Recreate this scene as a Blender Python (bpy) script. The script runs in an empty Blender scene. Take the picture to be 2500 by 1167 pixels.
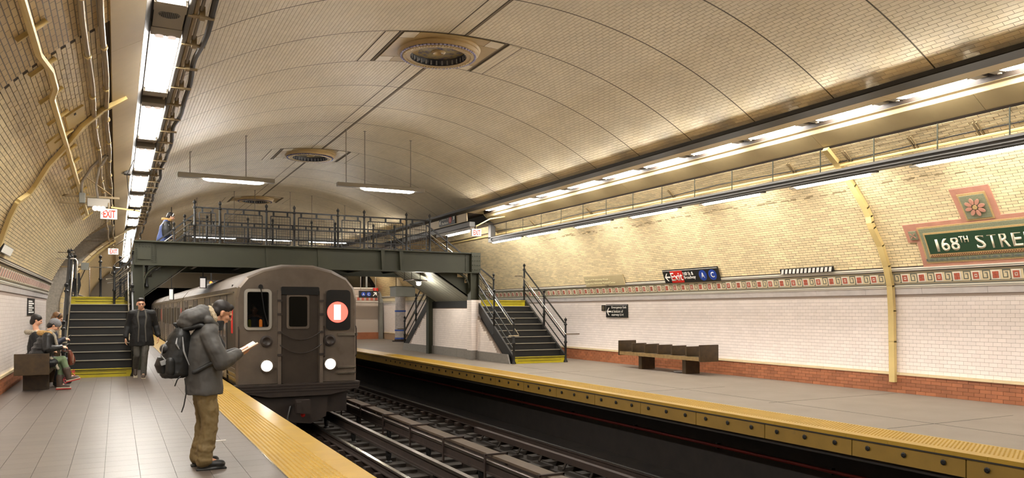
import bpy, bmesh, math, random
import numpy as np
from mathutils import Vector, Matrix
random.seed(7); RNG = np.random.default_rng(7)
S = bpy.context.scene
COL = S.collection
# ------------------------------------------------------------------ camera, world, exposure
cd = bpy.data.cameras.new('camera'); cam = bpy.data.objects.new('camera', cd); COL.objects.link(cam)
cam.location = (0, 0, 1.6); cam.rotation_euler = (math.radians(90), 0, math.radians(-27.2957))
cd.sensor_width = 36; cd.lens = 1870/2500*36; cd.shift_y = 0.0702; cd.clip_end = 300
S.camera = cam
w = bpy.data.worlds.new('world'); S.world = w; w.use_nodes = True
w.node_tree.nodes['Background'].inputs[0].default_value = (0.9, 0.75, 0.55, 1)
w.node_tree.nodes['Background'].inputs[1].default_value = 0.012
S.view_settings.view_transform = 'Standard'; S.view_settings.look = 'None'
S.view_settings.exposure = 0.26; S.view_settings.gamma = 1
try: S.view_settings.use_curve_mapping = False
except Exception: pass
LAMP_COL = (1.0, 0.955, 0.89)
K_DIFF, K_UP, K_HANG = 68.0, 290.0, 92.0      # emission of diffusers, cove uplights, hanging tubes

# ------------------------------------------------------------------ materials
def lin(h):
    if isinstance(h, str):
        h = tuple(int(h[i:i+2], 16)/255 for i in (0, 2, 4))
    return tuple(((c+.055)/1.055)**2.4 if c > .04045 else c/12.92 for c in h) + (1,)
def node(nt, t, **kw):
    n = nt.nodes.new(t)
    for k, v in kw.items():
        if k in n.inputs.keys(): n.inputs[k].default_value = v
        else: setattr(n, k, v)
    return n
def mat(name, col, rough=.6, metal=0, var=.0, scale=4, spot=None, bump=0, bscale=40, island=0, coat=0, emit=None, estr=0, spec=None):
    m = bpy.data.materials.new(name); m.use_nodes = True; nt = m.node_tree
    b = nt.nodes['Principled BSDF']; L = nt.links.new
    b.inputs['Roughness'].default_value = rough; b.inputs['Metallic'].default_value = metal
    if coat: b.inputs['Coat Weight'].default_value = coat; b.inputs['Coat Roughness'].default_value = .15
    if spec is not None: b.inputs['Specular IOR Level'].default_value = spec
    c = lin(col); b.inputs['Base Color'].default_value = c
    src = None
    if var or island or spot:
        rgb = node(nt, 'ShaderNodeRGB'); rgb.outputs[0].default_value = c; src = rgb.outputs[0]
    if var:
        tc = node(nt, 'ShaderNodeNewGeometry'); nz = node(nt, 'ShaderNodeTexNoise', Scale=scale, Detail=6.0, Roughness=.6)
        L(tc.outputs['Position'], nz.inputs['Vector'])
        mr = node(nt, 'ShaderNodeMapRange'); mr.inputs[1].default_value = .3; mr.inputs[2].default_value = .7
        mr.inputs[3].default_value = 1-var; mr.inputs[4].default_value = 1+var*.6
        L(nz.outputs[0], mr.inputs[0])
        vm = node(nt, 'ShaderNodeVectorMath', operation='SCALE'); L(src, vm.inputs[0]); L(mr.outputs[0], vm.inputs['Scale']); src = vm.outputs[0]
    if island:
        g = node(nt, 'ShaderNodeNewGeometry'); oi = node(nt, 'ShaderNodeObjectInfo')
        ad = node(nt, 'ShaderNodeMath', operation='ADD'); L(g.outputs['Random Per Island'], ad.inputs[0]); L(oi.outputs['Random'], ad.inputs[1])
        fr = node(nt, 'ShaderNodeMath', operation='FRACT'); L(ad.outputs[0], fr.inputs[0])
        mr = node(nt, 'ShaderNodeMapRange'); mr.inputs[3].default_value = 1-island; mr.inputs[4].default_value = 1+island*.5
        L(fr.outputs[0], mr.inputs[0])
        vm = node(nt, 'ShaderNodeVectorMath', operation='SCALE'); L(src, vm.inputs[0]); L(mr.outputs[0], vm.inputs['Scale']); src = vm.outputs[0]
    if spot:                                    # (colour, scale, threshold, amount): dirt with its own shape
        tc = node(nt, 'ShaderNodeNewGeometry'); nz = node(nt, 'ShaderNodeTexNoise', Scale=spot[1], Detail=8.0, Roughness=.65)
        L(tc.outputs['Position'], nz.inputs['Vector'])
        mr = node(nt, 'ShaderNodeMapRange'); mr.inputs[1].default_value = spot[2]; mr.inputs[2].default_value = spot[2]+.12
        mr.inputs[3].default_value = 0; mr.inputs[4].default_value = spot[3]; L(nz.outputs[0], mr.inputs[0])
        mx = node(nt, 'ShaderNodeMix', data_type='RGBA'); L(mr.outputs[0], mx.inputs[0]); L(src, mx.inputs[6]); mx.inputs[7].default_value = lin(spot[0]); src = mx.outputs[2]
    if src is not None: L(src, b.inputs['Base Color'])
    if bump:
        nz = node(nt, 'ShaderNodeTexNoise', Scale=bscale, Detail=4.0); tc = node(nt, 'ShaderNodeNewGeometry'); L(tc.outputs['Position'], nz.inputs['Vector'])
        bp = node(nt, 'ShaderNodeBump', Strength=bump, Distance=.01); L(nz.outputs[0], bp.inputs['Height']); L(bp.outputs[0], b.inputs['Normal'])
    if emit:
        b.inputs['Emission Color'].default_value = lin(emit) if isinstance(emit, str) else (*emit, 1); b.inputs['Emission Strength'].default_value = estr
    return m
def brick_mat(name, col, col2, grout, bw, bh, rough=.5, mortar=.008, spot=None):
    m = mat(name, col, rough, var=.1, scale=1.5, spot=spot); nt = m.node_tree; b = nt.nodes['Principled BSDF']; L = nt.links.new
    uv = node(nt, 'ShaderNodeUVMap'); br = node(nt, 'ShaderNodeTexBrick')
    br.inputs['Scale'].default_value = 1; br.inputs['Brick Width'].default_value = bw; br.inputs['Row Height'].default_value = bh
    br.inputs['Mortar Size'].default_value = mortar; br.inputs['Color1'].default_value = lin(col); br.inputs['Color2'].default_value = lin(col2); br.inputs['Mortar'].default_value = lin(grout)
    L(uv.outputs[0], br.inputs['Vector']); L(br.outputs[0], b.inputs['Base Color']); return m
M = {}
M['vault_grout'] = mat('vault_grout', '857761', .8)
M['vault_tile'] = mat('vault_tile', 'ddd0b6', .5, var=.10, scale=.8, island=.05)
M['vault_far'] = brick_mat('vault_far', 'ddd0b6', 'd8cab0', 'a6987e', .20, .07, mortar=.005)
M['joint'] = mat('joint_dark', '4a4130', .8)
M['brick'] = mat('glazed_brick', 'e8d4a8', .38, var=.10, scale=1.1, island=.18, spot=('8a7650', 2.2, .66, .5))
M['brick_grout'] = mat('brick_grout', '3e342a', .85)
M['brick_far'] = brick_mat('brick_far', 'd6be8a', 'c6ab78', '6a5c44', .18, .056, mortar=.006)
M['white_tile'] = mat('white_wall_tile', 'f3e8e0', .25, var=.04, scale=1.2, island=.05, spot=('a89468', 1.6, .66, .35))
M['white_grout'] = mat('white_grout', '9c8c80', .8)
M['white_far'] = brick_mat('white_far', 'f3e8e0', 'eee0d6', 'b5a89a', .15, .075, .25, mortar=.004)
M['red_brick'] = mat('red_brown_brick', 'a36644', .5, var=.15, scale=3, island=.22, spot=('5a3a28', 4, .6, .4))
M['red_grout'] = mat('red_grout', 'a08468', .85)
M['cream'] = mat('cream_terracotta', 'd8c49c', .45, var=.06)
M['marble'] = mat('grey_marble', 'cfc8c4', .3, var=.12, scale=3)
M['band_cream'] = mat('mosaic_cream', 'e0d0aa', .5, var=.08, scale=8)
M['dark_line'] = mat('mosaic_dark_line', '666a62', .5)
M['mosaic_white'] = mat('mosaic_white', 'e6dfd0', .4)
M['mosaic_red'] = mat('mosaic_red', 'b8604a', .5, var=.25, scale=60)
M['mosaic_pink'] = mat('mosaic_pink', 'c9988a', .5, var=.2, scale=60)
M['key_pale'] = mat('mosaic_grey_line', '8b8780', .5)
M['terra'] = mat('salmon_terracotta', 'b8846f', .55, var=.15, scale=5, spot=('c9bfb2', 3, .62, .4))
M['mosaic_green'] = mat('mosaic_green', '24422c', .4, var=.3, scale=90)
M['mosaic_gold'] = mat('mosaic_gold', 'b89a68', .5, var=.2, scale=60)
M['mosaic_sage'] = mat('mosaic_sage', '83866c', .5, var=.25, scale=50)
M['letter'] = mat('mosaic_letter', 'efe6cc', .45, var=.08, scale=80)
M['floor_tile'] = mat('granite_floor_tile', '625850', .38, var=.12, scale=.9, island=.10, spot=('4e463f', 9, .62, .35), bump=.15, bscale=60)
M['floor_grout'] = mat('floor_grout', '2c2723', .8)
M['floor_conc'] = mat('platform_concrete', '7a6f63', .6, var=.14, scale=1.1, spot=('585048', 6, .62, .4), bump=.2, bscale=50)
M['yellow'] = mat('tactile_yellow', 'a6842c', .42, var=.12, scale=2.5, spot=('8a6c34', 3.5, .64, .4))
M['yellow_edge'] = mat('yellow_edge_board', '8c6f2e', .5, var=.14, scale=3, spot=('6e5a34', 5, .6, .5))
M['yellow_paint'] = mat('yellow_paint', 'b8a818', .45, var=.12, scale=5, spot=('7c701c', 6, .66, .5))
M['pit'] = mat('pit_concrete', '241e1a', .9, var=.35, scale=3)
M['bed'] = mat('track_bed', '2a231d', .9, var=.4, scale=2.2, spot=('15110e', 3.5, .55, .6), bump=.5, bscale=18)
M['tie'] = mat('timber_tie', '2b241d', .85, var=.35, scale=5, bump=.4, bscale=20)
M['rail'] = mat('polished_rail', 'c8c4be', .22, metal=1)
M['rail_worn'] = mat('worn_third_rail', '7a7268', .38, metal=.9)
M['rail_side'] = mat('rusty_rail', '30221a', .8, var=.3, scale=8)
M['cover'] = mat('third_rail_cover', '4c3d2d', .7, var=.25, scale=3)
M['red_pipe'] = mat('red_pipe', '7a1c16', .5)
M['steel_dark'] = mat('dark_olive_steel', '2d2e1c', .6, var=.2, scale=1.2, bump=.05, bscale=20)
M['steel_black'] = mat('black_painted_steel', '0d0c0b', .5)
M['tread'] = mat('stair_tread', '201e1b', .6, var=.2, scale=8)
M['nosing'] = mat('worn_nosing', 'a59d8c', .38, metal=.3)
M['riser'] = mat('dark_riser', '171613', .55, var=.2, scale=6)
M['stainless'] = mat('stainless_rail', 'c9c2b6', .22, metal=1)
M['grey_stone'] = mat('grey_granite_base', '7e7870', .6, var=.15, scale=14)
M['soffit'] = mat('ribbed_soffit', '85857a', .6, var=.1)
M['train'] = mat('stainless_car', '6e6358', .4, metal=.55, var=.22, scale=1.8, spot=('3e3128', 2.6, .58, .45))
M['train_roof'] = mat('grimy_car_roof', '5a4f44', .6, metal=.25, var=.25, scale=2)
M['train_side'] = mat('fluted_car_side', '83786a', .3, metal=.8, var=.15, scale=2)
M['train_dark'] = mat('train_grimy_dark', '2c221c', .5, var=.3, scale=5)
M['train_door'] = mat('train_front_door', '3c332b', .45, metal=.4, var=.2, scale=3)
M['black'] = mat('black_plastic', '0d0c0b', .35)
M['glass'] = mat('dark_glass', '15130f', .08, spec=.8)
M['headlamp'] = mat('headlamp', 'ffffff', .3, emit=(1, .93, .85), estr=60)
M['headlamp_big'] = mat('headlamp_near', 'ffffff', .3, emit=(1, .93, .86), estr=90)
M['route_red'] = mat('route_disc_red', 'd8453a', .3, emit=(.95, .10, .07), estr=2.2)
M['route_white'] = mat('route_numeral', 'ffffff', .3, emit=(1, .85, .8), estr=3.2)
M['diff'] = mat('lamp_diffuser', 'ffffff', .4, emit=LAMP_COL, estr=K_DIFF)
M['fill_tube'] = mat('added_fill_tube', 'ffffff', .4, emit=(1, .9, .8), estr=420)  # only for the fill lamp added by the far white wall
M['tube'] = mat('lamp_tube', 'ffffff', .4, emit=(1, .95, .89), estr=K_HANG)
M['up'] = mat('cove_tube', 'ffffff', .4, emit=(1, .93, .80), estr=K_UP)
M['bulb'] = mat('bare_bulb', 'ffffff', .4, emit=(1, .92, .8), estr=420)
M['fix'] = mat('grey_fixture', '8a8276', .5, metal=.2)
M['fix_brown'] = mat('fixture_tray', '3a2f24', .55)
M['channel'] = mat('grey_channel', '5f5d5a', .5, metal=.2)
M['beige_panel'] = mat('beige_metal_panel', 'a8966e', .5, var=.05)
M['beige_light'] = mat('beige_fascia', 'c2ae86', .5, var=.05)
M['dark_band'] = mat('cove_dark_band', '2f2b22', .6)
M['conduit'] = mat('cream_conduit', 'd2ba7c', .45, var=.06)
M['conduit_d'] = mat('brown_conduit', '8d7a58', .5, var=.15)
M['cable'] = mat('black_cable', '211c16', .6)
M['exit_white'] = mat('exit_face', 'e9dfd6', .4, emit=(1, .85, .78), estr=.55)
M['exit_red'] = mat('exit_red', 'd8261c', .4, emit=(1, .06, .03), estr=.9)
M['sign_black'] = mat('sign_black', '1b1b1a', .35)
M['sign_white'] = mat('sign_white', 'f0ede6', .5)
M['sign_red'] = mat('sign_red', 'c8241a', .4)
M['sign_blue'] = mat('sign_blue', '1c3f94', .4)
M['sign_beige'] = mat('sign_beige', 'b5a680', .5, var=.06)
M['sign_cream'] = mat('sign_cream_letter', 'f2e9b8', .5)
M['wood'] = mat('bench_wood', '3e2e16', .45, var=.4, scale=7, spot=('2a1d0e', 9, .55, .6))
M['wood_top'] = mat('bench_worn_edge', '8a7148', .5, var=.3, scale=10)
M['paster'] = mat('rough_plaster', 'b5b0a6', .8, var=.25, scale=12, bump=.8, bscale=25)
M['wrap'] = mat('plastic_wrap', 'b9b2ae', .3, var=.25, scale=10)
M['blue_tape'] = mat('blue_tape', '2f52a8', .5)
M['med_gold'] = mat('medallion_terracotta', 'b39a6c', .45, var=.1, scale=5)
M['med_blue'] = mat('medallion_blue', '4a4f86', .4, var=.5, scale=24)
M['med_dark'] = mat('medallion_navy', '20222e', .4)
M['med_mix'] = mat('medallion_mosaic', 'a89a70', .45, var=.3, scale=16, spot=('3d4a8c', 9, .5, .85))
M['skin'] = mat('skin', 'b98666', .5, var=.06, scale=20)
M['skin_l'] = mat('skin_light', 'd6a385', .5, var=.05, scale=20)
M['hair'] = mat('dark_hair', '1c1410', .6, var=.3, scale=60, bump=.25, bscale=220)
M['hair_brown'] = mat('brown_hair', '6b4a26', .5, var=.3, scale=50, bump=.6, bscale=120)
M['jacket'] = mat('grey_parka', '44423f', .7, var=.15, scale=9, bump=.25, bscale=12)
M['fur'] = mat('fur_trim', 'b9a88a', .9, var=.45, scale=70, bump=1, bscale=120)
M['fur2'] = mat('tan_fur_trim', 'b8935a', .9, var=.45, scale=50, bump=1, bscale=100)
M['khaki'] = mat('khaki_cloth', '6e5c38', .75, var=.12, scale=10, bump=.3, bscale=14)
M['shoe'] = mat('black_shoe', '14120f', .5)
M['pack'] = mat('black_backpack', '141413', .55, var=.3, scale=20, bump=.3, bscale=30)
M['packgrey'] = mat('grey_reflective', '8c8c8c', .4)
M['paper'] = mat('book_paper', 'ece4d2', .7)
M['cover_brown'] = mat('book_cover', '8a5c34', .5)
M['coat_black'] = mat('black_wool', '0f0f0f', .75, bump=.2, bscale=20)
M['trouser_grey'] = mat('grey_trouser', '4a4842', .75, var=.1, scale=10)
M['puffer'] = mat('black_puffer', '101112', .42, bump=.3, bscale=8)
M['navy'] = mat('navy_coat', '141a2c', .6)
M['green_jean'] = mat('sage_trouser', '6a7c5c', .75, var=.12, scale=14, bump=.25, bscale=16)
M['beanie'] = mat('grey_beanie', '77787a', .85, var=.2, scale=40, bump=.6, bscale=70)
M['scarf'] = mat('spotted_scarf', 'a49a88', .8, var=.5, scale=45)
M['boot'] = mat('brown_boot', '4d4036', .55, var=.2, scale=12)
M['boot_cream'] = mat('boot_rand', 'b5aa94', .6)
M['red_sole'] = mat('red_sole', 'a8302a', .5)
M['lace'] = mat('red_lace', 'e03448', .5)
M['leather'] = mat('brown_leather', '6a3420', .4, var=.2, scale=10)
M['phone'] = mat('phone', '141414', .2)
M['blue_coat'] = mat('blue_jacket', '3c4a78', .7)
M['orange'] = mat('orange_lamp', 'd86a18', .4, emit=(1, .28, .04), estr=.5)
M['lit_panel'] = mat('lit_white_panel', 'c0b8b0', .4, emit=(1, .92, .85), estr=.5)
M['vest'] = mat('safety_vest', 'c8d428', .6)
M['skin_d'] = mat('skin_dark', '6a4632', .5)
M['grey_box'] = mat('grey_paint_box', '7c7c74', .5, var=.08)
M['pipe_grey'] = mat('grey_pipe', '9a958c', .45, metal=.3)

# ------------------------------------------------------------------ object helpers
WL = {}
def props(o, label=None, cat=None, group=None, kind=None):
    if label: o['label'] = label
    if cat: o['category'] = cat
    if group: o['group'] = group
    if kind: o['kind'] = kind
    return o
def thing(name, label, cat, loc=(0, 0, 0), rz=0, group=None, kind=None):
    o = bpy.data.objects.new(name, None); COL.objects.link(o); o.location = loc; o.rotation_euler = (0, 0, rz)
    o.empty_display_size = .1; WL[o] = Vector(loc); return props(o, label, cat, group, kind)
def link_mesh(me, name, parent=None, loc=(0, 0, 0)):
    o = bpy.data.objects.new(name, me); COL.objects.link(o); o.location = loc
    if parent is not None: o.parent = parent
    return o
class MB:
    def __init__(s): s.v = []; s.f = []
    def add(s, vs, fs):
        n = len(s.v); s.v += [tuple(v) for v in vs]; s.f += [tuple(i+n for i in f) for f in fs]; return s
    def box(s, c, d, R=None):
        h = [x/2 for x in d]; vs = []
        for z in (-1, 1):
            for x, y in ((-1, -1), (1, -1), (1, 1), (-1, 1)):
                p = Vector((x*h[0], y*h[1], z*h[2]))
                if R is not None: p = R @ p
                vs.append(p+Vector(c))
        return s.add(vs, [(3, 2, 1, 0), (4, 5, 6, 7), (0, 1, 5, 4), (1, 2, 6, 5), (2, 3, 7, 6), (3, 0, 4, 7)])
    def bx(s, x0, x1, y0, y1, z0, z1): return s.box(((x0+x1)/2, (y0+y1)/2, (z0+z1)/2), (abs(x1-x0), abs(y1-y0), abs(z1-z0)))
    def frame(s, p0, p1):
        d = (Vector(p1)-Vector(p0)); L = d.length; d.normalize()
        up = Vector((0, 0, 1)) if abs(d.z) < .95 else Vector((0, 1, 0))
        a = d.cross(up).normalized(); b = a.cross(d).normalized(); return d, a, b, L
    def bar(s, p0, p1, w, h):
        d, a, b, L = s.frame(p0, p1); vs = []
        for P in (Vector(p0), Vector(p1)):
            for x, y in ((-1, -1), (1, -1), (1, 1), (-1, 1)): vs.append(P+a*x*w/2+b*y*h/2)
        return s.add(vs, [(3, 2, 1, 0), (4, 5, 6, 7), (0, 1, 5, 4), (1, 2, 6, 5), (2, 3, 7, 6), (3, 0, 4, 7)])
    def tube(s, pts, r, n=8):
        pts = [Vector(p) for p in pts]; rs = r if isinstance(r, (list, tuple)) else [r]*len(pts); vs = []
        for i, p in enumerate(pts):
            d = (pts[min(i+1, len(pts)-1)]-pts[max(i-1, 0)]).normalized()
            if i == 0:
                up = Vector((0, 0, 1)) if abs(d.z) < .9 else Vector((0, 1, 0)); a = d.cross(up).normalized()
            else: a = (a-d*a.dot(d)).normalized()
            b = d.cross(a)
            for k in range(n):
                t = 2*math.pi*k/n; vs.append(p+(a*math.cos(t)+b*math.sin(t))*rs[i])
        fs = [(i*n+k, i*n+(k+1) % n, (i+1)*n+(k+1) % n, (i+1)*n+k) for i in range(len(pts)-1) for k in range(n)]
        fs += [tuple(range(n-1, -1, -1)), tuple((len(pts)-1)*n+k for k in range(n))]
        return s.add(vs, fs)
    def lathe(s, c, prof, n=16, axis='z', cap=True):                # prof [(r, h)...]
        vs = []; c = Vector(c)
        for r, h in prof:
            for k in range(n):
                t = 2*math.pi*k/n; x, y = r*math.cos(t), r*math.sin(t)
                vs.append(c+(Vector((x, y, h)) if axis == 'z' else Vector((x, h, y)) if axis == 'y' else Vector((h, x, y))))
        fs = [(i*n+k, i*n+(k+1) % n, (i+1)*n+(k+1) % n, (i+1)*n+k) for i in range(len(prof)-1) for k in range(n)]
        if cap and prof[0][0] > 1e-4: fs.append(tuple(range(n-1, -1, -1)))
        if cap and prof[-1][0] > 1e-4: fs.append(tuple((len(prof)-1)*n+k for k in range(n)))
        return s.add(vs, fs)
    def prism(s, poly, p0, xd, yd, depth):                # poly in (x,y) local, extruded along xd x yd
        xd, yd, p0 = Vector(xd), Vector(yd), Vector(p0); nd = xd.cross(yd).normalized(); n = len(poly)
        vs = [p0+xd*x+yd*y for x, y in poly]+[p0+xd*x+yd*y+nd*depth for x, y in poly]
        fs = [tuple(range(n-1, -1, -1)), tuple(range(n, 2*n))]+[(i, (i+1) % n, (i+1) % n+n, i+n) for i in range(n)]
        return s.add(vs, fs)
    def build(s, name, m, parent=None, smooth=False, label=None, cat=None, group=None, kind=None, bevel=0):
        if not s.v: return None
        v = np.array([tuple(p) for p in s.v]); c = (v.max(0)+v.min(0))/2; 
        me = bpy.data.meshes.new(name); me.from_pydata((v-c).tolist(), [], s.f); me.validate()
        bm = bmesh.new(); bm.from_mesh(me); bmesh.ops.recalc_face_normals(bm, faces=bm.faces)
        if bevel: bmesh.ops.bevel(bm, geom=list(bm.edges), offset=bevel, segments=1, affect='EDGES')
        bm.to_mesh(me); bm.free()
        me.materials.append(M[m] if isinstance(m, str) else m)
        if smooth:
            for p in me.polygons: p.use_smooth = True
            try: me.set_sharp_from_angle(angle=math.radians(40))
            except Exception: pass
        base = WL.get(parent, Vector((0, 0, 0))); o = link_mesh(me, name, parent, Vector(c)-base); WL[o] = Vector(c)
        return props(o, label, cat, group, kind)
def dup(o, loc=None, label=None, parent=None, rz=None):
    c = o.copy(); COL.objects.link(c); c.parent = parent
    if loc is not None: c.location = loc; WL[c] = Vector(loc)
    if rz is not None: c.rotation_euler = (0, 0, rz)
    if label: c['label'] = label
    for ch in list(o.children): dup(ch, parent=c)
    return c
TX = {}
def text(s, parent, m, o, xd, up, h, width=None, ex=.003, align='LEFT', bold=0, name='lettering', label=None):
    cu = bpy.data.curves.new('t', 'FONT'); cu.body = s; cu.size = 1; cu.extrude = 0; cu.offset = bold; cu.align_x = 'LEFT'; cu.resolution_u = 3
    ob = bpy.data.objects.new('t', cu); COL.objects.link(ob); dg = bpy.context.evaluated_depsgraph_get()
    me = bpy.data.meshes.new_from_object(ob.evaluated_get(dg)); COL.objects.unlink(ob); bpy.data.objects.remove(ob)
    v = np.array([tuple(p.co) for p in me.vertices]); x0, x1 = v[:, 0].min(), v[:, 0].max(); y0, y1 = v[:, 1].min(), v[:, 1].max()
    sy = h/(y1-y0); sx = sy if width is None else width/(x1-x0); W = (x1-x0)*sx
    off = 0 if align == 'LEFT' else -W/2
    xd, up = Vector(xd).normalized(), Vector(up).normalized(); nd = xd.cross(up)
    bm = bmesh.new(); bm.from_mesh(me)
    for p in bm.verts: p.co = Vector((0, 0, 0))+xd*((p.co.x-x0)*sx+off)+up*((p.co.y-y0)*sy)
    r = bmesh.ops.extrude_face_region(bm, geom=list(bm.faces)); 
    for g in r['geom']:
        if isinstance(g, bmesh.types.BMVert): g.co += nd*ex
    bmesh.ops.recalc_face_normals(bm, faces=bm.faces)
    bm.to_mesh(me); bm.free(); me.name = name; me.materials.clear(); me.materials.append(M[m])
    base = WL.get(parent, Vector((0, 0, 0))); ob = link_mesh(me, name, parent, Vector(o)-base); WL[ob] = Vector(o)
    if label: ob['label'] = label
    return ob
ORD = ['nearest', 'second nearest', 'third nearest', 'fourth nearest', 'fifth nearest', 'sixth nearest', 'seventh nearest', 'eighth nearest', 'ninth nearest', 'tenth nearest',
       'eleventh nearest', 'twelfth nearest', 'thirteenth nearest', 'fourteenth nearest']
# camera projection, only used to choose which tiles become objects of their own
TH = math.radians(27.2957)
def scr(P):
    d = P[:, 0]*math.sin(TH)+P[:, 1]*math.cos(TH); a = (P[:, 0]*math.cos(TH)-P[:, 1]*math.sin(TH))
    return 1250+1870*a/np.maximum(d, .01), 759-1870*(P[:, 2]-1.6)/np.maximum(d, .01), d
def lay(parent, name, stuff, m, C, T, B, N, l, w, h, nind=300, mind=10, block=None):
    """box pieces at centres C with frames T (length) B (width) N (out); biggest nind on screen become objects, the rest one mesh"""
    C, T, B, N = map(np.asarray, (C, T, B, N)); l = np.broadcast_to(l, len(C)).astype(float); w_ = np.broadcast_to(w, len(C)).astype(float)
    u, v, d = scr(C); u1, v1, _ = scr(C+T*l[:, None]/2); u2, v2, _ = scr(C+B*w_[:, None]/2)
    area = np.abs((u1-u)*(v2-v)-(u2-u)*(v1-v)); big = 2*np.maximum(np.hypot(u1-u, v1-v), np.hypot(u2-u, v2-v))
    ok = (u > 5) & (u < 2495) & (v > 3) & (v < 1164) & (d > 0) & (big > mind)
    if block is not None: ok &= ~block(u, v)
    full = (np.abs(l-np.median(l)) < 1e-4) & (np.abs(w_-np.median(w_)) < 1e-4); ok &= full
    sc = np.where(ok, area, -1); idx = np.argsort(-sc)[:nind]; idx = idx[sc[idx] > 0]
    base = WL.get(parent, Vector((0, 0, 0)))
    if len(idx):
        L0, W0 = float(np.median(l)), float(np.median(w_)); b = MB(); b.box((0, 0, 0), (L0, W0, h)); me = bpy.data.meshes.new(name); me.from_pydata(b.v, [], b.f)
        me.materials.append(M[m])
        for i in idx:
            o = bpy.data.objects.new(name, me); COL.objects.link(o); o.parent = parent
            R = Matrix((T[i], B[i], N[i])).transposed().to_4x4(); R.translation = Vector(C[i])-base; o.matrix_local = R
    rest = np.ones(len(C), bool); rest[idx] = False; C, T, B, N, l, w_ = C[rest], T[rest], B[rest], N[rest], l[rest], w_[rest]; n = len(C)
    if not n: return
    q = []
    for z in (-1, 1):
        for x, y in ((-1, -1), (1, -1), (1, 1), (-1, 1)): q.append(C+T*(x*l/2)[:, None]+B*(y*w_/2)[:, None]+N*(z*h/2)-np.array(base))
    V = np.stack(q, 1).reshape(-1, 3); F = np.array([(4, 5, 6, 7), (0, 1, 5, 4), (1, 2, 6, 5), (2, 3, 7, 6), (3, 0, 4, 7)]); F = (F[None]+np.arange(n)[:, None, None]*8).reshape(-1, 4)
    me = bpy.data.meshes.new(stuff); me.vertices.add(len(V)); me.vertices.foreach_set('co', V.ravel()); me.loops.add(F.size); me.loops.foreach_set('vertex_index', F.ravel().astype(np.int32))
    me.polygons.add(len(F)); me.polygons.foreach_set('loop_start', np.arange(0, F.size, 4, dtype=np.int32)); me.update(calc_edges=True); me.shade_flat(); me.materials.append(M[m])
    o = link_mesh(me, stuff, parent); o['kind'] = 'stuff'; return o
def sheet(name, prof, ys, m, parent=None, **kw):
    """surface swept along Y through profile points (x,z); UV = (y, arc length)"""
    prof = [tuple(p) for p in prof]; s = [0]
    for a, b in zip(prof, prof[1:]): s.append(s[-1]+math.dist(a, b))
    n = len(prof); v = [(x, y, z) for y in ys for x, z in prof]; f = [(j*n+i, j*n+i+1, (j+1)*n+i+1, (j+1)*n+i) for j in range(len(ys)-1) for i in range(n-1)]
    me = bpy.data.meshes.new(name); me.from_pydata(v, [], f); uv = me.uv_layers.new()
    for lo in me.loops:
        j, i = divmod(lo.vertex_index, n); uv.data[lo.index].uv = (ys[j], s[i])
    me.materials.append(M[m]); o = link_mesh(me, name, parent); WL[o] = Vector((0, 0, 0))
    for p in me.polygons: p.use_smooth = True
    return props(o, kw.get('label'), None, kw.get('group'), kw.get('kind'))

# ------------------------------------------------------------------ tunnel shell
WC = 5.8
_z = np.array([0, 1.92, 2.45, 3.1, 3.6, 4.1, 4.6, 4.9, 5.2]); _o = np.array([7.8, 7.76, 7.63, 7.32, 6.97, 6.5, 5.9, 5.45, 4.9])
def smooth_profile():
    co = np.polyfit(_z[1:], _o[1:], 4); zs = np.linspace(1.92, 5.15, 60); off = np.polyval(co, zs)
    off += (7.76-off[0])*np.clip(1-(zs-1.92)/.8, 0, 1); return zs, off
PZ, PO = smooth_profile()
def woff(z): return float(np.interp(z, [0]+list(PZ), [7.8]+list(PO)))
def wall_frame(side, z):
    """point and frame on wall (side=+1 right, -1 left) at height z"""
    e = .01; o = woff(z); t = Vector((side*(woff(z+e)-woff(z-e)), 0, 2*e)).normalized(); n = Vector((-side*t.z, 0, side*t.x)); return Vector((WC+side*o, 0, z)), t, n
def wp(side, y, z, out=0):
    p, t, n = wall_frame(side, z); q = p+n*out; return Vector((q.x, y, q.z))
YN, YF = -8.0, 62.0
BZ = {1: (1.92, 2.05, 2.43), -1: (1.98, 2.12, 2.52)}          # marble bottom, frieze bottom, frieze top
def profile(side, z0, z1, n=24, out=0): return [(lambda q: (q.x, q.z))(wp(side, 0, z0+(z1-z0)*i/n, out)) for i in range(n+1)]
walls = {}
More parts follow.
